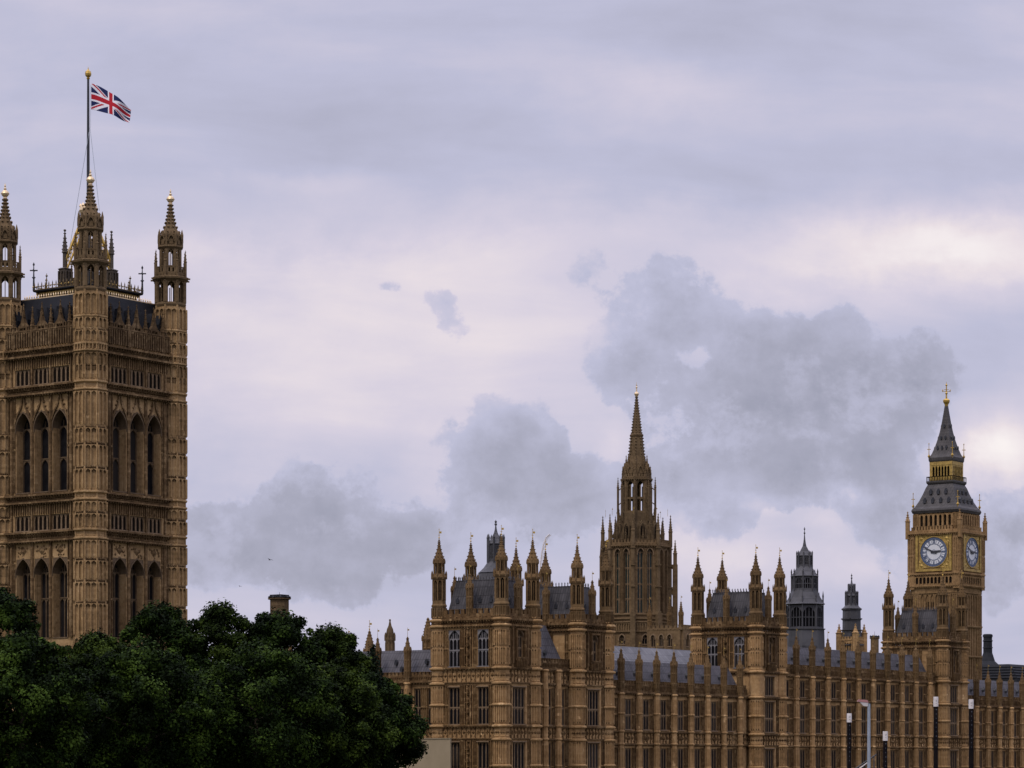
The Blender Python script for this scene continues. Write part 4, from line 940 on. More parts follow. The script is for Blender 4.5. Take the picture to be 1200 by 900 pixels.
# ------------------------------------------------------------------ clock tower
NUM = ['XII', 'I', 'II', 'III', 'IV', 'V', 'VI', 'VII', 'VIII', 'IX', 'X', 'XI']
def clock_tower():
    d0 = 685; px = 1124; dcor = 676.0
    T = thing('clock_tower', 'tall stone clock tower with gilded clock dials and a steep iron spire', 'tower', ((px-600)/FPX*dcor, dcor, 0))
    Z = lambda y: R((HZ-y)/4.88); S = 13.2; c = S/2; wl = MB(); dt = MB()
    def sq(hw): return [Fr((c-hw, c+hw), -90), Fr((c-hw, c-hw), 0), Fr((c+hw, c-hw), 90), Fr((c+hw, c+hw), 180)]
    hs = 6.3
    wl.box(E0, c-hs+.3, c+hs-.3, 0, Z(690), -(c+hs-.3), -(c-hs+.3))
    for F in sq(hs-.3):
        L = 2*hs-.6
        for a, b in ((0, 1.9), (L-1.9, L)): wl.box(F, a, b, 0, Z(692), 0, .35); panels(wl, F, a+.2, b-.2, Z(800), Z(745), .35, .5, .14, .1); panels(wl, F, a+.2, b-.2, Z(744), Z(697), .35, .5, .14, .1)
        for i in range(7):
            a = 2.1+i*(L-4.2)/6; wl.box(F, a-.2, a+.2, 0, Z(697), 0, .28)
            if i < 6:
                w = (L-4.2)/6; wl.archhead(F, a+w/2, w-.4, Z(702), Z(697), 0, .26, Z(695), 4); wl.box(F, a+w/2-.07, a+w/2+.07, 0, Z(703), 0, .14)
        for y in (735, 770, 800): course(wl, F, 0, L, Z(y), .3, .3, .25, .5)
        wl.box(F, 0, L, Z(696), Z(690), 0, .45)
    dk = MB()
    for F in sq(hs-.3):
        L = 2*hs-.6
        for i in range(6):
            a = 2.1+(i+.5)*(L-4.2)/6
            if i in (1, 2, 3, 4): dk.box(F, a-.32, a-.1, Z(722), Z(706), .005, .02); dk.box(F, a+.1, a+.32, Z(722), Z(706), .005, .02)
    dk.build('slit_window', 'louvre_shade_dark', T)
    # corbel table, clock stage, belfry
    hc = 6.62
    wl.lathe(c, c, [(hs, Z(693)), (hc, Z(687)), (hc, Z(625)), (hc-.2, Z(624))], 4, PI/4)
    wl.lathe(c, c, [(hc-1.35, Z(624)), (hc-1.35, Z(598))], 4, PI/4)
    for F in sq(hc):
        L = 2*hc
        course(dt, F, 0, L, Z(688), .35, 0, .3, .6); course(dt, F, 0, L, Z(674), .35, 0, .35, .6); course(dt, F, 0, L, Z(626.5), .4, 0, .5, .5)
        for i in range(11):
            a = 1.7+i*(L-3.4)/10; dt.box(F, a-.14, a+.14, Z(686), Z(676), 0, .22)
            if i < 10: dt.archhead(F, a+(L-3.4)/20, (L-3.4)/10-.28, Z(679), Z(677), 0, .2, Z(676), 3)
        for a, b in ((-.18, 1.55), (L-1.55, L+.18)):
            dt.box(F, a, b, Z(691), Z(622), -.2, .26)
            for z0, z1 in ((670, 652), (650, 632)): panels(dt, F, a+.3, b-.3, Z(z0), Z(z1), .26, .5, .12, .1)
        crenel(dt, F, 1.6, L-1.6, Z(625), Z(618), -.4, .3, .75, .45)
        # belfry arcade
        G = F.off(0, -1.3); Lb = L
        for i in range(8):
            a = 2.3+i*(Lb-4.6)/7; dt.box(G, a-.26, a+.26, Z(620), Z(603), 0, .5)
            if i < 7: w = (Lb-4.6)/7; dt.archhead(G, a+w/2, w-.5, Z(607), Z(604), 0, .45, Z(602), 4)
        for a, b in ((.75, 2.1), (Lb-2.1, Lb-.75)): dt.box(G, a, b, Z(622), Z(598), -.05, .55); panels(dt, G, a+.15, b-.15, Z(618), Z(603), .55, .4, .12, .1)
        dt.box(G, .75, Lb-.75, Z(602), Z(599.5), 0, .5)
    bl = MB()
    for F in sq(hc): bl.box(F.off(0, -1.3), 2.1, 2*hc-2.1, Z(619), Z(603), .02, .06)
    bl.build('belfry_louvre', 'louvre_shade_dark', T)
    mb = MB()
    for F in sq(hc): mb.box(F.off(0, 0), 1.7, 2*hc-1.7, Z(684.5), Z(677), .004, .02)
    mb.build('arcade_shade', 'louvre_shade_dark', T)  # dark sheet on the flat wall, painted shade between the arcade ribs
    wl.build('wall', 'clock_stone', T); dt.build('carved_ornament', 'clock_stone', T)
    pn = MB(); pn.lathe(0, 0, [(.5, Z(632)), (.5, Z(612)), (.62, Z(611)), (.4, Z(610))], 6); spire(pn, 0, 0, [(.4, Z(610.5)), (.2, Z(605)), (.03, Z(599))], True, .18, .5, 6); pn.box(E0, -.9, .9, Z(627), Z(625.5), -.2, .2)
    pnm = pn.mesh('pinnacle', 'clock_stone')
    for sx in (-1, 1):
        for sy in (-1, 1): inst(pnm, 'pinnacle', T, (c+sx*(hc+.25), c+sy*(hc+.25), 0), math.radians(-45*sx*sy))
    # roof
    rf = MB(); prof = [(6.0, Z(602)), (6.25, Z(599)), (6.15, Z(597)), (5.6, Z(594)), (4.85, Z(587)), (4.2, Z(579)), (3.65, Z(571)), (3.3, Z(567.5)), (3.5, Z(566.5)), (3.6, Z(565)), (3.6, Z(563.5))]
    rf.lathe(c, c, prof, 4, PI/4)
    rf.build('lower_roof', 'clock_roof', T)
    dm = MB(); dm.prism(E0, [(-.34, 0), (.34, 0), (.34, .75), (0, 1.3), (-.34, .75)], -1.0, .45); dmm = dm.mesh('dormer', 'black_iron')
    for F in sq(5.1):
        for i in range(4): x, y, z = F.p(5.1+(i-1.5)*2.1, Z(590), -.1); inst(dmm, 'dormer', T, (x, y, z), math.radians(F.deg))
    for F in sq(4.3):
        for i in range(3): x, y, z = F.p(4.3+(i-1)*2.0, Z(579.5), -.15); inst(dmm, 'dormer', T, (x, y, z), math.radians(F.deg))
    ga = MB(); gd = MB()
    for F in sq(2.95):
        k = 6; Lg = 5.9; w = (Lg-1.2)/k
        for i in range(k+1): a = .6+i*w; ga.box(F, a-.11, a+.11, Z(559), Z(545), -.3, 0)
        for i in range(k): ga.archhead(F, .6+(i+.5)*w, w-.22, Z(549), Z(546), -.3, -.02, Z(545), 3)
        ga.box(F, 0, .55, Z(563), Z(541), -.4, .05); ga.box(F, Lg-.55, Lg, Z(563), Z(541), -.4, .05); ga.box(F, 0, Lg, Z(545), Z(541), -.4, .08); ga.box(F, 0, Lg, Z(563), Z(558.5), -.4, .04)
    gd.lathe(c, c, [(2.4, Z(563)), (2.4, Z(541))], 4, PI/4)
    for F in sq(3.5):
        for i in range(11): a = i*7.0/10; gd.box(F, a-.06, a+.06, Z(563.5), Z(558.5), -.06, .06)
        gd.box(F, 0, 7.0, Z(559), Z(558.2), -.08, .08)
    ga.build('gilded_lantern', 'dull_gilding', T); gd.build('lantern_core', 'louvre_shade_dark', T)
    rf = MB(); rf.lathe(c, c, [(2.95, Z(541.5)), (3.15, Z(539.5)), (3.2, Z(536)), (2.9, Z(534)), (2.6, Z(531)), (2.05, Z(523)), (1.62, Z(515)), (1.18, Z(505)), (.86, Z(495)), (.56, Z(484)), (.36, Z(476)), (.3, Z(474))], 4, PI/4); rf.build('spire', 'clock_roof', T)
    dm2 = MB(); dm2.prism(E0, [(-.2, 0), (.2, 0), (.2, .45), (0, .8), (-.2, .45)], -.8, .3); dm2m = dm2.mesh('dormer', 'black_iron')
    for y, hw, n_ in ((526, 2.35, 3), (514, 1.65, 2), (500, 1.1, 1)):
        for F in sq(hw):
            for i in range(n_): x, yy, z = F.p(hw+(i-(n_-1)/2)*1.15, Z(y), 0); inst(dm2m, 'dormer', T, (x, yy, z), math.radians(F.deg))
    fn = MB(); fn.lathe(c, c, [(.34, Z(475)), (.45, Z(472.5)), (.75, Z(470)), (.80, Z(468)), (.6, Z(466.5)), (.2, Z(465.5)), (.16, Z(461)), (.3, Z(459.5)), (.14, Z(458)), (.12, Z(451)), (.3, Z(450)), (.08, Z(448.5)), (.03, Z(446))], 10)
    fn.build('finial', 'gilding', T)
    cr = MB(); G = Fr((0, 0), -55).off(0, 0)
    cr.box(E0, -.9, .9, Z(457.6), Z(457), -.06, .06); cr.box(E0, -.55, .55, Z(455.5), Z(455), -.06, .06)
    for sg in (-1, 1): cr.oct(sg*.9, 0, Z(456.5), .16, .4)
    cr.build('finial_cross', 'gilding', T, (c, c, 0), -AX)
    sc = MB(); sc.tube((0, 0, 0), (0, 0, 3.6), .12, .05, 6); sc.box(E0, -.42, .42, 2.2, 2.36, -.06, .06); sc.oct(0, 0, 3.6, .14, .3); sc.oct(0, 0, .6, .35, .6); scm = sc.mesh('gilded_cross', 'gilding')
    for sx in (-1, 1):
        for sy in (-1, 1): inst(scm, 'gilded_cross', T, (c+sx*5.9, c+sy*5.9, Z(596)), -AX); inst(scm, 'gilded_cross', T, (c+sx*3.1, c+sy*3.1, Z(537)), -AX)
    # the dials
    def dial(F):
        x, y, z = F.p(hc, Z(648), 0); a = math.radians(F.deg)
        fr = MB()
        for sx, sz, w, h in ((0, 1, 4.75, .3), (0, -1, 4.75, .3), (1, 0, .3, 4.6), (-1, 0, .3, 4.6)):
            cx, cz = sx*4.45, sz*4.3; fr.box(E0, cx-w, cx+w, cz-h, cz+h, .02, .32 if sx else .30)
        for sx in (-1, 1):
            for sz in (-1, 1):
                pts = [(sx*4.1, sz*4.0)] + [(sx*3.72*math.sin(math.radians(t)), sz*3.72*math.cos(math.radians(t))) for t in (8, 20, 32, 45, 58, 70, 82)]
                fr.prism(E0, pts, .02, .12); fr.boss(E0, sx*3.3, sz*3.2, .5, .12, .16); fr.boss(E0, sx*3.75, sz*2.4, .28, .12, .12); fr.boss(E0, sx*2.4, sz*3.65, .28, .12, .12)
        k = 48
        for i in range(k):
            t0, t1 = 2*PI*i/k, 2*PI*(i+1)/k
            fr.prism(E0, [(3.55*math.sin(t0), 3.55*math.cos(t0)), (3.55*math.sin(t1), 3.55*math.cos(t1)), (3.74*math.sin(t1), 3.74*math.cos(t1)), (3.74*math.sin(t0), 3.74*math.cos(t0))], .02, .26)
        di = MB(); di.prism(E0, [(3.56*math.sin(2*PI*i/k), 3.56*math.cos(2*PI*i/k)) for i in range(k)], .02, .08)
        o = di.build('clock_dial', 'opal_dial', T, (x, y, z), a); fr.build('frame', 'dull_gilding', o)
        en = MB()
        def ring(r0, r1, n0=.08, n1=.13):
            for i in range(k):
                t0, t1 = 2*PI*i/k, 2*PI*(i+1)/k
                en.prism(E0, [(r0*math.sin(t0), r0*math.cos(t0)), (r0*math.sin(t1), r0*math.cos(t1)), (r1*math.sin(t1), r1*math.cos(t1)), (r1*math.sin(t0), r1*math.cos(t0))], n0, n1)
        ring(3.18, 3.54); ring(2.92, 3.0); ring(1.86, 1.98); ring(3.05, 3.10)
        for i in range(60):
            t = 2*PI*i/60; en.prism(E0, [(r*math.sin(t+o_), r*math.cos(t+o_)) for r, o_ in ((2.98, -.02), (2.98, .02), (3.2, .02), (3.2, -.02))], .08, .13)
        def bar(t, p, q, w, en=en):                     # p, q = (tangential, radial)
            (a0, r0), (a1, r1) = p, q; dx, dz = a1-a0, r1-r0; l = math.hypot(dx, dz); nx, nz = -dz/l*w/2, dx/l*w/2
            def tr(a_, r_): return (a_*math.cos(t)+r_*math.sin(t), -a_*math.sin(t)+r_*math.cos(t))
            en.prism(E0, [tr(a0+nx, r0+nz), tr(a1+nx, r1+nz), tr(a1-nx, r1-nz), tr(a0-nx, r0-nz)], .08, .14)
        for i, s in enumerate(NUM):
            nu_ = MB(); t = 2*PI*i/12; wd_ = {'I': .17, 'V': .36, 'X': .36}; tot = sum(wd_[q] for q in s); a_ = -tot/2; r0, r1 = 2.04, 2.88
            for q in s:
                w = wd_[q]; m = a_+w/2
                if q == 'I': bar(t, (m, r0), (m, r1), .11, nu_)
                elif q == 'V': bar(t, (a_+.05, r1), (m, r0), .10, nu_); bar(t, (a_+w-.05, r1), (m, r0), .08, nu_)
                else: bar(t, (a_+.05, r0), (a_+w-.05, r1), .08, nu_); bar(t, (a_+.05, r1), (a_+w-.05, r0), .10, nu_)
                a_ += w
            nu_.build('numeral', 'blue_enamel', o)
        for i in range(12):                        # glazing bars of the inner dial
            t = 2*PI*(i+.5)/12; bar(t, (0, 1.9), (0, 3.1), .05)
        ring(.5, .56)
        en.build('dial_tracery', 'blue_enamel', o)
        for nm, ln_, w, ang in (('minute_hand', 3.15, .26, 294.5), ('hour_hand', 2.05, .46, 84.5)):
            h_ = MB(); t = math.radians(ang); sn, cs_ = math.sin(t), math.cos(t); f = lambda a_, r_: (a_*cs_+r_*sn, -a_*sn+r_*cs_)
            pts = [f(-w*.5, -.8), f(w*.5, -.8), f(w*.55, .2), f(w*.5, ln_*.72), f(0, ln_), f(-w*.5, ln_*.72), f(-w*.55, .2)]
            off = .18 if nm == 'hour_hand' else .24; h_.prism(E0, pts, off, off+.05)
            h_.prism(E0, [(.3*math.sin(2*PI*i/12), .3*math.cos(2*PI*i/12)) for i in range(12)], .14 if nm == 'hour_hand' else .231, off+.05+.002)
            h_.build(nm, 'blue_enamel' if 0 else 'black_iron', o)
    for F in sq(hc)[:2]: dial(F)
clock_tower()

# ------------------------------------------------------------------ ventilating lanterns, halls and roofs behind the river front
def vent_tower(name, label, px, d, tiers, tipy, base_y, mat_='lantern_lead', core='window_glass', rot=0, group=None):
    """tiers from the bottom: (y_bottom, y_top, half width px, kind)"""
    k = d/FPX; T = thing(name, label, 'tower', ((px-600)*k, d, 0), AX, group)
    Z = lambda y: R((HZ-y)*k)
    for yb, yt, hb, ht, kind in tiers:
        a0, a1 = hb*k*.95, ht*k*.95
        m = MB()
        if kind == 'skirt':
            m.lathe(0, 0, [(a0, Z(yb)), (a0*1.05, Z(yb-.6)), (a0*.92+a1*.08, Z(yb-(yb-yt)*.15)), (a0*.45+a1*.55, Z((yb+yt)/2)), (a1, Z(yt))]); m.build('roof', mat_, T)
        elif kind == 'plain':
            m.lathe(0, 0, [(a0, Z(yb)), (a1, Z(yt))]); m.lathe(0, 0, [(a1, Z(yt+1.5)), (a1+.25, Z(yt+.8)), (a1+.25, Z(yt)), (a1*.9, Z(yt))])
            for F, e in octfaces(0, 0, a0): course(m, F, 0, e, Z((yb+yt)/2), .25, -.1, .3, 0)
            m.build('wall', mat_, T)
        else:
            lantern(m, 0, 0, a0, Z(yb), Z(yt), .16 if a0 > 1.5 else .12)
            for F, e in octfaces(0, 0, a0):
                for f in (.25, .5, .75): m.box(F, e*f-.07, e*f+.07, Z(yb), Z(yt), -.2, -.04)
                m.box(F, 0, e, Z((yb+yt)/2)-.08, Z((yb+yt)/2)+.08, -.2, -.04)
                m.box(F, 0, e, Z(yb), Z(yb)+.4, -.3, .1)
            o = m.build('glazed_stage', mat_, T)
            if kind == 'glazed': g = MB(); g.lathe(0, 0, [(a0*.88, Z(yb)), (a0*.88, Z(yt))]); g.build('glazing', core, o)
            p = MB(); q = 1/math.cos(PI/8)
            for i in range(8):
                a = math.radians(22.5+45*i); x, y = (a0*q+.12)*math.cos(a), (a0*q+.12)*math.sin(a); p.lathe(x, y, [(.16, Z(yb)-.5), (.16, Z(yt)+.4*(Z(yt)-Z(yb))), (.2, Z(yt)+.45*(Z(yt)-Z(yb))), (.02, Z(yt)+.7*(Z(yt)-Z(yb)))], 6)
            p.build('corner_post', mat_, T)
    m = MB(); yt, ht = tiers[-1][1], tiers[-1][3]*k*.95
    m.lathe(0, 0, [(max(.1, ht), Z(yt)), (max(.08, ht*.5), Z(yt-(yt-tipy)*.4)), (.06, Z(tipy+1)), (.02, Z(tipy))]); m.ball(0, 0, Z(yt-(yt-tipy)*.5), .22, 6, 4); m.ball(0, 0, Z(tipy+2.5), .2, 6, 4); m.build('finial', mat_, T)
    return T
vent_tower('ventilation_tower', 'dark grey iron lantern tower in three glazed tiers, left of the small spired turret', 942.8, 640,
           [(790, 737, 24, 22.5, 'plain'), (737, 711, 20.5, 20.5, 'glazed'), (709, 692, 22.5, 14.8, 'skirt'), (692, 677, 14.3, 14.3, 'glazed'), (676, 664, 15.5, 8.6, 'skirt'), (664, 653, 8.2, 8.2, 'glazed'), (652, 640, 8.8, 2.2, 'skirt'), (640, 632, 2.0, .9, 'skirt')], 617.5, 790)
V2 = vent_tower('ventilation_tower', 'small spired grey lantern turret on a pale stone base with pinnacles', 998, 650,
           [(775, 738, 12.5, 11.0, 'plain'), (738, 714, 10.5, 10.2, 'plain'), (714, 709, 11.5, 7.0, 'skirt'), (709, 699, 6.4, 6.4, 'open'), (699, 694, 7.0, 3.5, 'skirt'), (694, 688, 3.2, 3.0, 'glazed'), (688, 683, 3.4, 1.0, 'skirt')], 672, 775)
k_ = 650/FPX; Zf = lambda y: R((HZ-y)*k_)
mb = MB(); mb.box(E0, -2.2, 2.2, 0, Zf(751), -2.2, 2.2)
for F in (Fr((-2.2, 2.2), -90), Fr((-2.2, -2.2), 0)): crenel(mb, F, 0, 4.4, Zf(751), Zf(747), -.3, .1, .7, .5); panels(mb, F, .3, 4.1, Zf(766), Zf(753), 0, .6, .15, .15)
for sx in (-1, 1):
    for sy in (-1, 1):
        mb.lathe(sx*2.1, sy*2.1, [(.65, 0), (.65, Zf(743)), (.8, Zf(742)), (.5, Zf(741))]); spire(mb, sx*2.1, sy*2.1, [(.55, Zf(741.5)), (.25, Zf(737)), (.03, Zf(731))], True, .16, .45)
mb.build('stone_base', 'palace_stone', V2)
vent_tower('domed_lantern', 'grey lead dome with a dark lantern rising behind the pavilion roof', 581, 462,
           [(715, 684, 25, 23, 'plain'), (684, 672, 23.5, 20, 'skirt'), (672, 658, 20, 9.2, 'skirt'), (658, 639, 8.6, 8.6, 'glazed'), (638, 626, 9.6, 3.0, 'skirt'), (626, 620, 2.6, 1.2, 'skirt')], 609, 715, core='louvre_shade_dark')
# crown chimney on the range
def chimney(name, label, px, d, yb, yt, hw, m_='black_iron', spikes=True):
    k = d/FPX; Z = lambda y: R((HZ-y)*k); T = thing(name, label, 'chimney', ((px-600)*k, d, 0)); a = hw*k
    m = MB(); m.lathe(0, 0, [(a*.85, 0), (a*.85, Z(yt+4)), (a*1.05, Z(yt+3.2)), (a*1.05, Z(yt+2.2)), (a*.9, Z(yt+2))]); m.build('stack', 'spire_stone', T)
    c = MB(); c.lathe(0, 0, [(a*.8, Z(yt+2.2)), (a*.8, Z(yt+1.4))])
    for i in range(8): t = 2*PI*i/8; c.lathe(a*math.cos(t)*.95, a*math.sin(t)*.95, [(.12, Z(yt+2.2)), (.16, Z(yt+.6)), (.02, Z(yt-.6))], 4)
    c.lathe(0, 0, [(a*1.05, Z(yt+.9)), (a*1.05, Z(yt+.4))]); c.tube((0, 0, Z(yt+2)), (0, 0, Z(yt-5)), .06, .03, 5); c.build('crown', m_, T)
    return T
chimney('chimney', 'stone chimney with a spiked dark crown between the grey lanterns and the clock tower', 1025, 640, 775, 745, 5.2)
ch = chimney('chimney', 'octagonal stone chimney stack with a dark top poking above the trees', 327.5, 455, 760, 699, 12.5)
mb = MB(); mb.lathe(0, 0, [(1.1, R((HZ-701)*455/FPX)), (1.1, R((HZ-697)*455/FPX))], 4, PI/4); mb.build('flue_box', 'dark_cladding', ch)
# hall with a pale lead roof behind the low range, and its battlemented end block
HD = thing('palace_hall', 'long hall with a pale gridded lead roof at the foot of the central spire', 'building', (*uv(26, 62), 0))
mb = MB(); mb.box(E0, 0, 74, 0, R(13.2), -14, 0); mb.build('wall', 'spire_stone', HD)
mb = MB(); za, zb = R(13.2), R(20.0); mansard(mb, 0, 74, 0, 14, za, zb, .0, .0, 4.5, 4.5); mb.build('roof', 'pale_lead', HD)
BK = thing('palace_block', 'small battlemented stone block between the central spire and the river front tower', 'building', ((811-600)/FPX*585, 585, 0))
k_ = 585/FPX; Zf = lambda y: R((HZ-y)*k_)
mb = MB(); mb.box(E0, -4.2, 5, 0, Zf(739), -8, 0)
ops = [(1.5+i*2.0, 1.0, Zf(758), Zf(744)) for i in range(4)]
skin(mb, Fr((-4.2, 0), 0), 9.2, 0, Zf(739), ops, .5, .5); crenel(mb, Fr((-4.2, 0), 0), 0, 9.2, Zf(739), Zf(733.5), .1, .55, 1.0, .5); skin(mb, Fr((-4.2, 8), -90), 8, 0, Zf(739), ops[:3], .5, .5); crenel(mb, Fr((-4.2, 8), -90), 0, 8.4, Zf(739), Zf(733.5), .1, .55, 1.0, .5)
mb.build('wall', 'spire_stone', BK)
for F in (Fr((-4.2, -.5), 0), Fr((-4.7, 8), -90)):
    for o_ in ops[:3]: window(BK, F, o_[0], o_[2], 1.0, o_[3]-o_[2], 2, (), .6, .45, mul=.12)
for x, y in ((-4.0, .2), (-2.4, 4), (4.4, .2), (-4.3, 7.6)): put_pin(BK, x, y, Zf(742), PIN_S, 6.3)
# dark roofs beyond the clock tower
DB = thing('office_building', 'dark metal clad building with a flared chimney behind the clock tower', 'building', (*at(1185, HZ, 800)[:2], 0), AX)
k_ = 800/FPX; Zf = lambda y: R((HZ-y)*k_)
mb = MB(); mb.box(E0, -14, 60, 0, Zf(797), -30, 8); mb.build('wall', 'dark_cladding', DB)
mb = MB(); mansard(mb, -14, 60, -8, 30, Zf(797), Zf(780), 2, 2, 3, 3); mb.build('roof', 'dark_cladding', DB)
for i in range(5):
    z = Zf(796-3.2*i); mb = MB(); f = i/5; mb.box(Fr((-14+2*f, -8+3*f), 0), 0, 70, z, z+.25, -.1, .25); mb.box(Fr((-14+2*f, 30), -90), 0, 38-3*f, z, z+.25, -.1, .25); mb.build('roof_rail', 'black_iron', DB)
cx_ = at(1157.5, HZ, 800); lx = (1157.5-1185)*k_; lxx, lyy = lx*math.cos(-AX), lx*math.sin(-AX)
mb = MB(); mb.lathe(lxx, lyy, [(3.6, Zf(785)), (3.5, Zf(781)), (2.0, Zf(775)), (1.25, Zf(765)), (1.2, Zf(747)), (1.35, Zf(746.5)), (1.35, Zf(744)), (1.0, Zf(743))], 12)
for y in (770, 760, 752): mb.lathe(lxx, lyy, [(1.2, Zf(y)), (1.4, Zf(y-.6)), (1.4, Zf(y-1.2)), (1.2, Zf(y-1.8))], 12)
mb.build('chimney', 'dark_cladding', DB)
# pale curved arm behind the pavilion turrets
mb = MB(); k_ = 470/FPX; pts = [(640.5, 672), (633.2, 672), (633.5, 660), (635, 648), (637, 638), (640, 630), (644, 626)]
pts = pts[1:]; vs = [Vector(((x-633)*k_, 0, R((HZ-y)*k_)-R((HZ-720)*k_))) for x, y in pts]; mb.tube((0, 0, 0), vs[0], .14, .12, 6)
for p, q in zip(vs, vs[1:]): mb.tube(p, q, .13, .12, 6); mb.tube(p+Vector((.28, 0, -.1)), q+Vector((.28, 0, -.1)), .05, .05, 4); mb.tube(p, q+Vector((.28, 0, -.1)), .04, .04, 4)
cr = mb.build('crane_arm', 'white_paint', None, ((633-600)*k_, 470, R((HZ-720)*k_))); tag(cr, 'thin pale curved arm rising between two stone turrets of the pavilion', 'crane')

# ------------------------------------------------------------------ hoarding beside the trees
HO = thing('hoarding', 'plain buff screen wall at the foot of the pavilion beside the tree', 'wall', (*uv(-3.2, e_r-3.5), 0))
mb = MB(); mb.box(Fr((0, 14), -90), 0, 10.5, 0, R(3.45), -.3, 0); mb.build('panel', 'plain_render', HO)
mb = MB(); mb.box(Fr((0, 14), -90), -.05, 10.55, R(3.45), R(3.55), -.4, .1); mb.box(Fr((0, 14), -90), 6.0, 6.6, R(.6), R(1.2), 0, .02); mb.build('coping', 'plain_render', HO)

# ------------------------------------------------------------------ river piles and the lamp
def pile(px, topy, hpx, label, d=200):
    k = d/FPX; z1 = R((HZ-topy)*k); r = 2.75*k; T = thing('mooring_pile', label, 'pile', ((px-600)*k, d, -8), 0, 'black mooring piles with white caps')
    capz = z1+8; cb = capz-hpx*k
    m = MB(); m.lathe(0, 0, [(r*.9, 0), (r*.9, cb)], 14); m.build('shaft', 'pile_black', T)
    m = MB(); m.lathe(0, 0, [(r*1.04, cb), (r*1.04, capz-.06), (r*1.0, capz)], 14); c = m.build('cap', 'white_paint', T)
    m = MB()
    for q in (.3, .5, .62): m.box(Fr((0, 0), 0), -r*.25, r*(.15+.3*q), cb+(capz-cb)*q, cb+(capz-cb)*q+.035, r*1.02, r*1.05)
    m.build('mark', 'black_iron', c)
    for q in range(9):
        z = cb-.25-q*.31; m = MB(); m.box(E0, -r*.15, r*(.15 if q % 3 else .35), z, z+.07, r*.86, r*.93); m.build('gauge_mark', 'mark_grey', T)
pile(995.2, 836, 10.5, 'black mooring pile with white cap just left of the lamp post')
pile(1037.5, 857, 11, 'shortest black mooring pile with white cap, right of the lamp post')
pile(1096.7, 816.5, 11.5, 'tall black mooring pile with white cap below the clock tower')
pile(1138, 819.5, 11, 'rightmost black mooring pile with white cap')
k_ = 140/FPX; Zf = lambda y: R((HZ-y)*k_)
PD = thing('pier_deck', 'grey floating pier deck on the river carrying the lamp', 'pier', ((1018-600)*k_, 140, -4.2), 0)
mb = MB(); mb.box(E0, -9, 16, 0, 1.5, -4, 4); mb.build('pontoon', 'dark_cladding', PD)
mb = MB(); mb.box(E0, -9.1, 16.1, 1.5, 1.62, -4.1, 4.1); mb.build('deck', 'grey_steel', PD)
LP = thing('street_lamp', 'grey steel lamp post with a flat reddish capped lamp head', 'street lamp', ((1018.2-600)*k_, 140, -2.58), 0)
h_ = Zf(824.5)+2.58
mb = MB(); mb.lathe(0, 0, [(.16, 0), (.16, .5), (.095, .7), (.075, h_-1), (.07, h_)], 12); mb.tube((0, 0, h_-.08), (-.12, 0, h_), .05, .05, 8); mb.build('pole', 'grey_steel', LP)
mb = MB(); mb.add([(-.58, -.16, h_+.10), (-.02, -.12, h_+.04), (-.02, .12, h_+.04), (-.58, .16, h_+.10), (-.50, -.13, h_+.20), (-.08, -.1, h_+.17), (-.08, .1, h_+.17), (-.50, .13, h_+.20)], [(0,1,2,3), (4,7,6,5), (0,4,5,1), (1,5,6,2), (2,6,7,3), (3,7,4,0)])
hd = mb.build('lamp_head', 'red_cap', LP)
mb = MB(); mb.add([(-.46, -.13, h_+.085), (-.04, -.11, h_+.045), (-.04, .11, h_+.045), (-.46, .13, h_+.085), (-.26, -.09, h_-.12), (-.06, -.08, h_-.14), (-.06, .08, h_-.14), (-.26, .09, h_-.12)], [(3,2,1,0), (4,5,6,7), (0,1,5,4), (1,2,6,5), (2,3,7,6), (3,0,4,7)]); mb.build('lens', 'white_paint', hd)
mb = MB(); mb.tube((0, -.1, -.02), (0, .1, -.02), .02, .02, 5); 
GW = thing('gangway_rail', 'black sloping gangway rail with a white lower edge beside the lamp post', 'gangway', ((1003-600)*k_, 140.6, -2.58), 0)
P = lambda px, py: Vector(((px-1003)*k_, 0, Zf(py)+2.58))
mb = MB(); mb.tube(P(960, 931), P(1029, 884), .035, .035, 6); mb.build('handrail', 'black_iron', GW)
mb = MB(); mb.tube(P(960, 936), P(1018, 894), .035, .03, 6); mb.build('lower_rail', 'white_paint', GW)
mb = MB()
for x in (962, 985, 1008, 1026): t = (x-960)/69; p = P(x, 931-47*t); mb.tube(p, Vector((p.x, 0, 0)), .03, .03, 6)
mb.build('rail_posts', 'black_iron', GW)

# ------------------------------------------------------------------ a bird
def bird(px, py, d, label, s=1.0):
    m = MB(); m.lathe(0, 0, [(.01, -.22), (.06, -.12), (.075, 0), (.05, .12), (.035, .16), (.045, .2), (.01, .27)], 8)
    for i, v in enumerate(m.v): m.v[i] = (v[2], v[0], v[1])
    for sg in (-1, 1):
        m.add([(.06, sg*.05, .02), (-.08, sg*.05, .02), (-.10, sg*.3, .12), (.02, sg*.3, .13), (-.14, sg*.58, .05), (-.06, sg*.56, .06)], [(0, 1, 2, 3), (3, 2, 4, 5)])
    m.add([(-.2, -.03, 0), (-.2, .03, 0), (-.34, .07, 0), (-.34, -.07, 0)], [(0, 1, 2, 3)])
    m.v = [(x*s, y*s, z*s) for x, y, z in m.v]
    o = m.build('bird', 'bird_grey', None, at(px, py, d), .5); o.rotation_euler = (.2, 0, 2.4); tag(o, label, 'bird')
    md = o.modifiers.new('thickness', 'SOLIDIFY'); md.thickness = .015
bird(316, 656, 430, 'small dark bird flying in the grey sky left of the pavilion')
bird(281, 687, 470, 'tiny dark bird flying low just above the trees', .7)

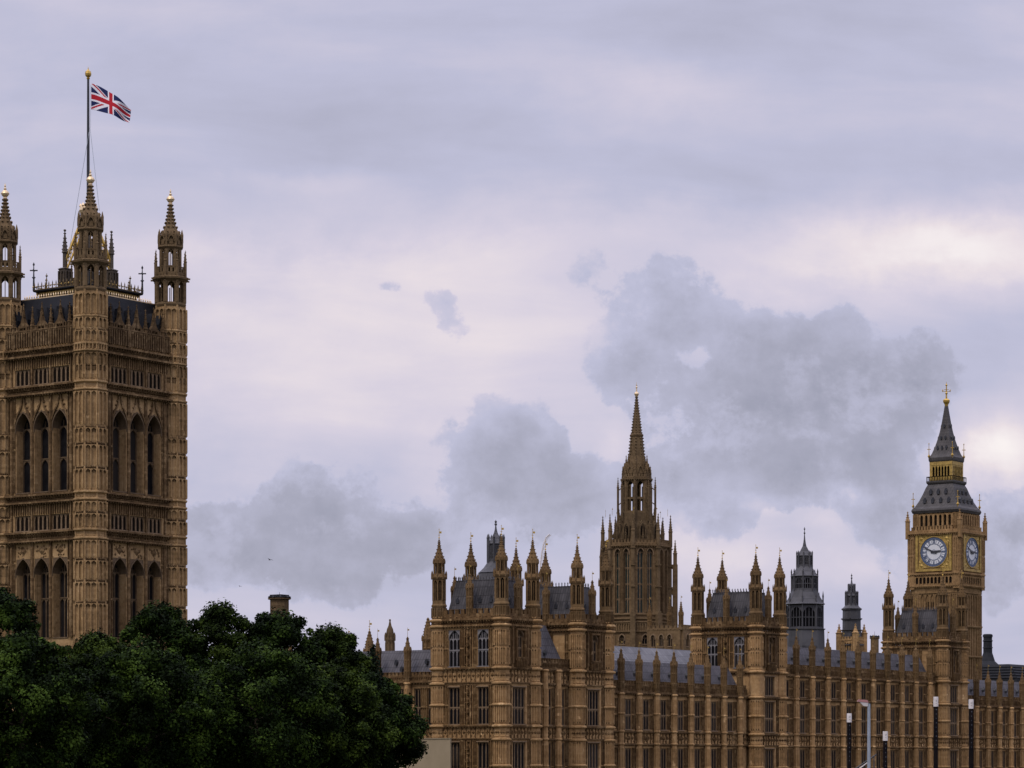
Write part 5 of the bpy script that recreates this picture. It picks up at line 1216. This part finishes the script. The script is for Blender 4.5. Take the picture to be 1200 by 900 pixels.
# ------------------------------------------------------------------ trees
def tree(name, label, px, topy, d, halfpx, seed, m_='plane_leaf', botz=3.0, n=60000, leafs=.22, group='plane trees below the palace', conifer=False):
    rg = np.random.default_rng(seed); k = d/FPX; x0 = (px-600)*k; ztop = R((HZ-topy)*k); rw = halfpx*k
    T = thing(name, label, 'tree', (x0, d, 0), rg.uniform(0, 6.28), group)
    tr = MB(); h = ztop*.62; pts = [Vector((0, 0, 0)), Vector((rg.uniform(-.3, .3), rg.uniform(-.3, .3), h*.35)), Vector((rg.uniform(-.6, .6), rg.uniform(-.6, .6), h*.7)), Vector((0, 0, ztop*.9))]
    rr = [.55, .42, .32, .06] if not conifer else [.3, .25, .18, .03]
    for p, q, a, b in zip(pts, pts[1:], rr, rr[1:]): tr.tube(p, q, a, b, 9)
    cz = (ztop+botz)/2; hz = (ztop-botz)/2
    blobs = []
    if conifer:
        for i in range(60):
            t = i/59; z = botz+(ztop-.6-botz)*t; r = rw*min(1, (1-t)*3.2)**.7*.62+.15; a = i*2.4; blobs.append((r*.55*math.cos(a), r*.55*math.sin(a), z, r*.85, 1.5))
    else:
        nb_ = 52
        for i in range(nb_):
            z = 1-2*(i+.5)/nb_; ph = i*2.39996+rg.uniform(-.3, .3); s = math.sqrt(max(0, 1-z*z)); f = rg.uniform(.62, .92)
            env = 1.0 if z < .1 else (1-.25*z)
            r = rg.uniform(.15, .31)*rw*(1.0 if z < .5 else .85)
            X, Y, Zz = f*rw*s*math.cos(ph)*env, f*rw*s*math.sin(ph)*env, cz+z*(hz-r*.75)*rg.uniform(.9, 1.0)
            blobs.append((X, Y, Zz, r, .8))
            if i % 4 == 0: tr.tube(Vector((0, 0, max(3, min(Zz-2.5, ztop*.7)))), Vector((X*.85, Y*.85, Zz)), .16, .04, 5)
        for i in range(26):
            z = rg.uniform(-.1, .98); ph = rg.uniform(0, 6.28); s = math.sqrt(1-z*z); f = rg.uniform(.92, 1.03); blobs.append((f*rw*s*math.cos(ph)*(1-.2*max(0, z)), f*rw*s*math.sin(ph)*(1-.2*max(0, z)), cz+z*hz*rg.uniform(.93, 1.0)-.5, rw*rg.uniform(.07, .14), .8))
        blobs.append((0, 0, cz, rw*.62, hz/rw)); blobs.append((0, 0, ztop-rw*.33, rw*.34, .95))
    tr.build('trunk', 'bark', T)
    B = np.array(blobs); wgt = B[:, 3]**2; wgt[-2 if not conifer else 0] *= .3; pick = rg.choice(len(B), n, p=wgt/wgt.sum()); b = B[pick]
    dirs = rg.normal(size=(n, 3)); dirs /= np.linalg.norm(dirs, axis=1)[:, None]
    rad = rg.uniform(.25, 1.0, n)**.45*(1+.10*rg.normal(size=n))
    pos = b[:, :3]+dirs*(b[:, 3]*rad)[:, None]*np.stack([np.ones(n), np.ones(n), b[:, 4]], 1)
    # leaf sprays: quads tilted mostly to face up and out
    nrm = dirs*.8+rg.normal(size=(n, 3))*.55+np.array([0, 0, .45]); nrm /= np.linalg.norm(nrm, axis=1)[:, None]
    ref = rg.normal(size=(n, 3)); t1 = np.cross(nrm, ref); t1 /= np.linalg.norm(t1, axis=1)[:, None]; t2 = np.cross(nrm, t1)
    sz = (leafs*rg.uniform(.55, 1.25, n))[:, None]; asp = rg.uniform(.5, .9, n)[:, None]
    V = np.stack([pos-t1*sz, pos-t2*sz*asp+nrm*sz*.15, pos+t1*sz, pos+t2*sz*asp+nrm*sz*.15], 1).reshape(-1, 3)
    me = bpy.data.meshes.new('crown'); me.vertices.add(4*n); me.loops.add(4*n); me.polygons.add(n)
    me.vertices.foreach_set('co', V.astype(np.float32).ravel()); me.loops.foreach_set('vertex_index', np.arange(4*n, dtype=np.int32))
    me.polygons.foreach_set('loop_start', np.arange(0, 4*n, 4, dtype=np.int32)); me.polygons.foreach_set('loop_total', np.full(n, 4, dtype=np.int32))
    at_ = me.attributes.new('leaf_kind', 'FLOAT', 'FACE'); at_.data.foreach_set('value', rg.uniform(0, 1, n).astype(np.float32))
    me.materials.append(MATS[m_]); me.update(); me.validate()
    o = bpy.data.objects.new('crown', me); COL.objects.link(o); o.parent = T
    return T
TREES = [
 ('tall dark green tree at the left edge, in front of the square tower', -4, 686, 352, 84, 'plane_leaf'),
 ('rounded green tree standing right in front of the square tower corner', 112, 738, 372, 70, 'plane_leaf_yellow'),
 ('tall tree rising against the right edge of the square tower', 186, 704, 392, 72, 'plane_leaf'),
 ('bushy topped tree just right of the square tower', 258, 703, 398, 66, 'plane_leaf_yellow'),
 ('broad tree crown in front of the octagonal chimney stack', 326, 712, 400, 74, 'plane_leaf'),
 ('tree crown sloping down toward the palace range', 386, 730, 404, 62, 'plane_leaf_yellow'),
 ('lowest tree, spreading toward the buff screen wall', 430, 786, 398, 68, 'plane_leaf'),
 ('dark low tree at the bottom left, before the taller ones', 26, 738, 340, 92, 'plane_leaf'),
 ('dark tree filling the bottom between the tower and the bushy crown', 170, 752, 366, 100, 'plane_leaf'),
 ('dark tree filling the bottom below the chimney stack', 300, 750, 376, 100, 'plane_leaf'),
 ('tree at the bottom in front of the sloping crown', 384, 776, 386, 80, 'plane_leaf_yellow'),
]
for i, (lb, px, ty, d, hp, m_) in enumerate(TREES): tree('plane_tree', lb, px, ty, d, hp, 11+i, m_)
tree('conifer_tree', 'narrow dark pointed conifer beside the slate roofed range', 437, 750, 408, 15, 77, 'conifer_leaf', 6.0, 9000, .22, None, True)
